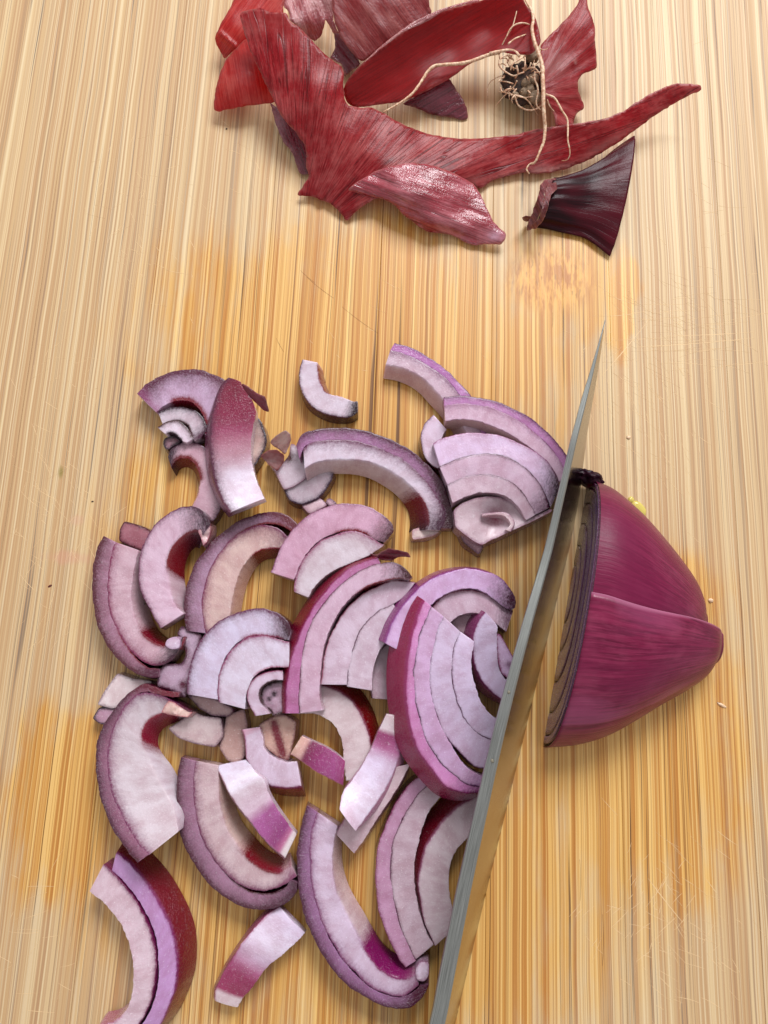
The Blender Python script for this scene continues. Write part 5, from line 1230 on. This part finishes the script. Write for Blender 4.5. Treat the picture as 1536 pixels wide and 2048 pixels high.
sheet('main_sheet', S3, [(490, 30, 1.75), (570, 25, 1.9), (520, 100, 1.6), (600, 80, 1.75), (680, 130, 1.5), (560, 190, 1.25), (640, 190, 1.55), (690, 200, 1.2), (610, 330, .55), (600, 390, .18), (690, 435, .12), (700, 320, .8), (780, 240, .9), (760, 330, .85),
      (850, 265, .55), (960, 280, .5), (900, 340, .65), (960, 370, .2), (1100, 270, .6), (1060, 340, .25), (1200, 250, .85), (1300, 190, 1.1), (1400, 172, 1.25), (1330, 220, .8), (1200, 300, .35), (1130, 340, .15)],
      SK_MAIN, fan=(598, 480, 3.4), parent=big, seed=11, ripple=.06, rag=1.6, step=6, pig=[(540, 45, 46, 30, .1, lin((150, 10, 16)), .9), (660, 118, 60, 12, .5, lin((140, 12, 22)), .6), (1110, 340, 130, 9, -.14, lin((196, 150, 142)), .8), (1220, 285, 70, 9, -.55, lin((190, 130, 124)), .7), (645, 75, 22, 20, .4, lin((196, 120, 150)), .75), (620, 395, 30, 16, .3, lin((140, 16, 28)), .5), (778, 322, 20, 5, -.35, lin((90, 6, 16)), .9)])
sheet('shiny_lobe', P('N', (-20, 1462), (30, 1410), (100, 1372), (200, 1310), (330, 1272), (480, 1246), (640, 1270), (780, 1322), (900, 1382), (950, 1415), (985, 1460), (1020, 1530), (1060, 1620), (1100, 1700), (1140, 1750), (1202, 1790), (1200, 1832), (1160, 1882), (1050, 1872), (960, 1887), (880, 1862), (800, 1812), (700, 1792), (600, 1782), (530, 1742), (420, 1662), (360, 1592), (290, 1542), (190, 1515), (80, 1490)),
      [(700, 380, .62), (790, 350, .98), (870, 352, 1.0), (800, 385, .96), (870, 388, 1.0), (760, 335, .88), (830, 330, .98), (900, 355, .92), (950, 370, .6), (960, 400, .55), (760, 390, .6), (800, 440, .25), (850, 375, 1.1), (800, 365, 1.02), (870, 420, .85), (900, 465, .25), (950, 490, .12), (1010, 470, .34), (960, 440, .55), (990, 482, .34)],
      SK_LOBE, direc=.35, parent=big, seed=12, ripple=.09, rag=1.2, step=5, pig=[(700, 372, 30, 6, .1, lin((150, 30, 40)), .4), (990, 472, 14, 10, .2, lin((224, 190, 214)), .7)])
skin('brick-red skin attached beside the root tuft, upper right of the heap', P('R', (1130, -40), (1120, 40), (1000, 190), (870, 330), (750, 440), (690, 520), (680, 700), (690, 900), (720, 1050), (790, 1200), (840, 1290), (865, 1450), (1060, 1420), (1100, 1282), (1192, 1236), (1182, 1170), (1160, 1140), (1120, 1040), (1110, 950), (1130, 890), (1172, 830), (1232, 822), (1330, 775), (1325, 600), (1310, 480), (1312, 330), (1280, 200), (1232, 100), (1210, -40)),
     [(1090, 90, 1.0), (1100, 150, 1.0), (1160, 10, 1.2), (1170, 60, 1.1), (1190, 130, .7), (1150, 150, .75), (1150, 200, .5), (1160, 215, .35), (1125, 245, .62), (1120, 190, .85), (1110, 230, .75)], SK_MAIN, fan=(1060, 190, 3.0), seed=13, ripple=.07, step=5, rag=1.2,
     pig=[(1110, 130, 26, 30, .4, lin((176, 128, 124)), .7), (1150, 135, 10, 8, .3, lin((110, 8, 14)), .7), (1150, 125, 3, 7, .1, lin((240, 220, 210)), .6)])

# ------------------------------------------------------------------ root tuft
def root_mat():
    t = NT('root_strand')
    n = t.noise(t.obj(), 12.0, 3.0, 0.6)
    c = t.mix(t.ramp(n, .35, .65), lin((232, 200, 168)), lin((190, 138, 106)))
    b = t.principled(Base_Color=c, Roughness=.5, Normal=t.bump(n, .4, .0003)); b.inputs['Subsurface Weight'].default_value = .1; b.inputs['Subsurface Scale'].default_value = .0006
    return t.finish(b.outputs[0])
ROOTM = root_mat()
DARKM = plain('root_plate', lin((84, 56, 42)), .75, noise=.85, nscale=5.0)
tuft = thing('root_tuft', 'dried root plate with a tangle of tan roots, upper right of the skins', 'onion root', W(1040, 160, 0), None)
bm = bmesh.new(); bmesh.ops.create_icosphere(bm, subdivisions=4, radius=1.0)
cc = W(1045, 168, .45); vv = []
for v in bm.verts:
    k = 1 + .22 * nz(v.co.x * 2.5, v.co.y * 2.5, v.co.z * 2.5) + .22 * nz(v.co.x * 6, v.co.y * 6, v.co.z * 6)
    p = cc + np.array([v.co.x * .62, v.co.y * .75, v.co.z * .30]) * k; p[2] = max(.003, p[2]); vv.append(p)
make_mesh('root_plate', vv, [[q.index for q in f.verts] for f in bm.faces], DARKM, parent=tuft); bm.free()
for (x, y, r) in [(1052, 168, .16), (1060, 182, .17), (1048, 185, .14), (1062, 112, .22), (1070, 195, .2), (1030, 190, .12), (1066, 160, .18)]:   # pale buds at the plate's rim
    bm = bmesh.new(); bmesh.ops.create_icosphere(bm, subdivisions=3, radius=r)
    c0 = W(x, y, .72)
    make_mesh('root_bud', [c0 + np.array(v.co) * (1 + .35 * nz(v.co.x * 9, v.co.y * 9, x)) for v in bm.verts], [[q.index for q in f.verts] for f in bm.faces], plain('root_bud', lin((150, 124, 98)), .65, noise=.4, nscale=14.0) if 'root_bud' not in bpy.data.materials else bpy.data.materials['root_bud'], parent=tuft); bm.free()
def rt(crop, pts, zs, rad):
    q = P(crop, *pts)
    zz = np.interp(np.linspace(0, 1, len(q)), np.linspace(0, 1, len(zs)), zs)
    tube('root', [(x, y, z) for (x, y), z in zip(q, zz)], rad, ROOTM, parent=tuft, seed=len(pts) + pts[0][0])
rt('R', [(490, -60), (540, 40), (590, 130), (606, 230), (592, 330), (620, 480), (670, 620), (708, 750), (715, 900), (720, 1050), (722, 1200), (732, 1350), (740, 1450), (728, 1600), (690, 1700), (650, 1800), (620, 1850), (560, 1872), (530, 1930), (562, 1978)], [1.5, 1.6, 1.6, 1.5, 1.45, 1.3, 1.0, .78, .66, .5, .42], (.03, .062, .02))
tube('root', [(x, y, z) for (x, y), z in zip(P('R', (450, 640), (400, 590), (320, 572), (200, 590), (100, 615)) + P('N', (1150, 400), (1050, 426), (960, 460), (860, 486), (740, 496), (650, 506), (600, 545), (570, 590), (530, 652), (480, 716), (430, 758), (370, 798), (310, 832), (255, 862)), np.linspace(1.25, .95, 19))], (.045, .052, .022), ROOTM, parent=tuft, seed=3)
for pts, zs, rad in [
    ([(490, -20), (430, 90), (400, 200), (370, 300), (300, 420), (250, 520), (220, 620)], [1.6, 1.5, 1.35, 1.0], (.02, .03, .03)),
    ([(320, 500), (400, 440), (500, 400), (575, 370)], [1.5, 1.5, 1.2], (.045, .035, .02)),
    ([(300, 420), (340, 335), (400, 282), (480, 262), (560, 280), (595, 320)], [1.4, 1.5, 1.4], (.02, .04, .035)),
    ([(350, 552), (450, 530), (540, 470), (592, 390)], [1.2, 1.3, 1.3], (.02, .026, .02)),
    ([(745, 1070), (840, 1110), (890, 1180), (940, 1270), (990, 1350), (1000, 1450), (1000, 1600), (1020, 1700), (1018, 1780), (985, 1822), (930, 1830)], [1.1, 1.05, .95, .82, .6, .4], (.05, .046, .02)),
    ([(90, 1090), (85, 1000), (130, 920), (220, 870), (285, 860)], [.35, .5, .7], (.012, .022, .02)),
    ([(165, 1225), (240, 1130), (320, 1050), (390, 980), (420, 920)], [.15, .6, .95], (.012, .03, .035)),
    ([(395, 1090), (430, 1190), (500, 1240), (580, 1255), (660, 1230), (705, 1185)], [.9, .6, .7], (.035, .04, .03)),
    ([(350, 1080), (450, 1090), (540, 1140), (600, 1220), (662, 1312)], [.95, .8, .4], (.035, .032, .014)),
    ([(235, 995), (250, 1040), (320, 1062), (400, 1085), (500, 1110), (605, 1098)], [.8, .95, .95], (.028, .03, .022)),
    ([(625, 815), (622, 900), (650, 970), (660, 1050), (640, 1150), (650, 1210), (692, 1250)], [1.1, 1.0, .7], (.04, .042, .03)),
    ([(215, 690), (240, 770), (300, 822), (380, 862), (440, 842), (505, 820)], [1.0, 1.1, 1.2], (.03, .036, .03)),
    ([(385, 690), (340, 640), (270, 640), (222, 695), (232, 765), (300, 830)], [1.1, 1.2, 1.0], (.035, .035, .03)),
    ([(348, 800), (370, 730), (440, 680), (505, 640)], [1.1, 1.25, 1.2], (.03, .04, .035)),
    ([(512, 650), (512, 750), (490, 825)], [1.3, 1.3, 1.1], (.035, .036, .04)),
    ([(415, 745), (432, 830), (400, 890)], [1.35, 1.2, .9], (.05, .045, .03)),
    ([(582, 712), (560, 770), (510, 805)], [1.3, 1.2, 1.0], (.04, .035, .035)),
    ([(560, 775), (600, 768), (650, 800), (692, 862)], [1.2, 1.15, 1.0], (.035, .036, .03)),
    ([(215, 925), (300, 930), (380, 955)], [.7, .9, .9], (.02, .032, .03)),
    ([(755, 1100), (790, 1200), (852, 1282)], [.95, .9, .72], (.035, .032, .02)),
    ([(210, 600), (225, 680), (210, 740), (250, 800)], [1.0, 1.0, .9], (.02, .026, .02)),
    ([(520, 620), (560, 520), (585, 440)], [1.1, 1.15, 1.1], (.03, .025, .02)),
    ([(680, 555), (730, 568), (775, 548)], [1.25, 1.2, 1.15], (.03, .022, .012)),
    ([(380, 1000), (395, 1060), (360, 1150)], [.9, .8, .5], (.03, .026, .014))]:
    rt('R', pts, zs, tuple(x * .62 for x in rad))
rg2 = random.Random(5)
for k in range(26):          # fine broken root hairs around the plate
    a = rg2.uniform(0, 6.28); r0 = rg2.uniform(60, 200); x0, y0 = 440 + r0 * math.cos(a), 860 + r0 * 1.2 * math.sin(a)
    ln = rg2.uniform(60, 190); b_ = a + rg2.uniform(-1.1, 1.1); c_ = b_ + rg2.uniform(-1.4, 1.4)
    rt('R', [(x0, y0), (x0 + ln * .4 * math.cos(b_), y0 + ln * .4 * math.sin(b_)), (x0 + ln * .4 * math.cos(b_) + ln * .4 * math.cos(c_), y0 + ln * .4 * math.sin(b_) + ln * .4 * math.sin(c_))], [rg2.uniform(.7, 1.1), rg2.uniform(.7, 1.2), rg2.uniform(.3, .9)], (.022, .017, .008))

# ------------------------------------------------------------------ dried neck of the onion
def build_neck():
    root = thing('onion_neck', 'near-black flared dried onion neck lying right of the big skin tail', 'onion neck', W(1170, 400, 0), None)
    U = P('O', (300, 1045), (345, 1040), (450, 1000), (550, 935), (650, 860), (762, 782))
    L = P('O', (205, 1305), (265, 1312), (330, 1326), (420, 1345), (500, 1375), (625, 1472))
    nu, nb = 40, 40
    u_, l_ = catmull(U, nu), catmull(L, nu)
    vs, uv, pg, fs = [], [], [], []
    for a in range(nu):
        w = a / (nu - 1)
        h = .72 - .22 * w + .06 * math.sin(w * 9)
        A, B = W(*u_[a], .12 + .35 * w * w), W(*l_[a], .06)
        c, hv = (A + B) / 2, (A - B) / 2
        for b in range(nb + 1):
            ph = math.pi * b / nb
            bow = math.sin(ph) * .15 * w ** 3                      # the flared edge bows outwards
            wr = .06 * (1 - w * .5) * nz(ph * 4.5, w * 1.2, 6.0) + .03 * nz(ph * 11, w * 2.0, 9.0)
            p = c + hv * math.cos(ph) * (1 + wr) + np.array([0, 0, 1.0]) * (h * math.sin(ph) * (.62 if w > .8 else .62 + .3 * (1 - w / .8)) + wr) + np.array([.9, .15, 0]) * bow
            p[2] = max(.02, p[2]); vs.append(p); uv.append((w * 2.6, ph * 1.3))
            pg.append((*lin((84, 6, 24)), max(0, min(.8, .75 * w ** 1.3 + .5 * nz(ph * 3, w * 3, 2.0)))))
    for a in range(nu - 1):
        for b in range(nb):
            k = a * (nb + 1) + b
            fs.append((k, k + nb + 1, k + nb + 2, k + 1))
    o = make_mesh('neck_wall', vs, fs, SK_NECK, parent=root, uvs=uv, pigs=pg)
    if np.mean([p.normal.z for p in o.data.polygons]) < 0: o.data.flip_normals()
    md = o.modifiers.new('paper', 'SOLIDIFY'); md.thickness = .0004; md.offset = -1
    # crumpled frill at the narrow end, two folds
    FR = skin_material('skin_frill', lin((84, 20, 30)), lin((128, 50, 56)), lin((176, 110, 108)), .6, .34, .2, .5, .8, .6)
    for pts, zs, seed in [(P('O', (325, 1022), (255, 1030), (228, 1060), (225, 1110), (205, 1160), (185, 1220), (165, 1260), (150, 1325), (190, 1310), (215, 1250), (245, 1190), (252, 1130), (265, 1080), (310, 1060)), (1.1, .8), 21),
                          (P('O', (300, 1050), (262, 1075), (255, 1130), (240, 1190), (225, 1250), (170, 1300), (205, 1318), (250, 1260), (275, 1190), (290, 1120), (328, 1075), (326, 1040)), (1.25, 1.0), 22),
                          (P('O', (128, 1245), (150, 1235), (185, 1240), (180, 1262), (150, 1270), (135, 1268)), (.3, .4), 23)]:
        xs = [p[0] for p in pts]; ys = [p[1] for p in pts]
        sheet('frill', pts, [(min(xs), max(ys), zs[0] * .25), (max(xs), min(ys), zs[0] * .5), ((min(xs) + max(xs)) / 2, (min(ys) + max(ys)) / 2, zs[0]), (min(xs), (min(ys) + max(ys)) / 2, zs[1])], FR, direc=1.1, parent=root, seed=seed, step=3.2, ripple=.16, rag=1.6)
build_neck()

# ------------------------------------------------------------------ crumbs and juice
def blob(name, x, y, r, squash, mat, label, cat, rot=0.0, nzs=.3):
    bm = bmesh.new(); bmesh.ops.create_icosphere(bm, subdivisions=3, radius=1.0)
    c = W(x, y, 0); vv = []
    for v in bm.verts:
        k = 1 + nzs * nz(v.co.x * 2 + x, v.co.y * 2, v.co.z * 2)
        q = np.array([v.co.x * r[0], v.co.y * r[1], 0]) * k
        q = np.array([q[0] * math.cos(rot) - q[1] * math.sin(rot), q[0] * math.sin(rot) + q[1] * math.cos(rot), max(-.0, v.co.z * squash * k)])
        vv.append(c + q + np.array([0, 0, .003]))
    o = make_mesh(name, vv, [[q.index for q in f.verts] for f in bm.faces], mat); bm.free()
    return tag(o, label, cat)
def juice():
    t = NT('onion_juice')
    b = t.principled(Base_Color=lin((206, 186, 96)), Roughness=.06)
    b.inputs['Transmission Weight'].default_value = .0; b.inputs['IOR'].default_value = 1.34
    return t.finish(b.outputs[0])
JU = juice(); CR = plain('crumb', lin((232, 196, 160)), .5); DK = plain('dark_speck', lin((70, 44, 24)), .6)
blob('juice_drop', 1277, 1018, (.17, .28), .09, JU, 'yellow-green drop of onion juice at the upper right side of the onion half', 'juice drop', .6, .12)
blob('juice_drop', 1262, 1000, (.09, .10), .06, JU, 'tiny clear droplet next to the yellow-green juice drop', 'juice drop', 0, .1)
blob('crumb', 1421, 1201, (.07, .06), .06, CR, 'pale crumb just right of the onion half', 'crumb')
blob('crumb', 1443, 1410, (.13, .04), .05, CR, 'tiny curled fibre on the wood, lower right of the onion half', 'crumb', -.5)
blob('crumb', 1257, 875, (.06, .05), .05, CR, 'pale crumb above the onion half, right of the knife', 'crumb')
blob('speck', 453, 258, (.03, .03), .02, DK, 'black speck on the wood left of the big skin', 'speck')
blob('speck', 185, 1003, (.035, .02), .02, DK, 'dark speck on bare wood above the left edge of the pile', 'speck')
blob('speck', 100, 1172, (.06, .03), .02, plain('red_speck', lin((90, 24, 16)), .6), 'dark red speck on the wood at the far left', 'speck', .5)
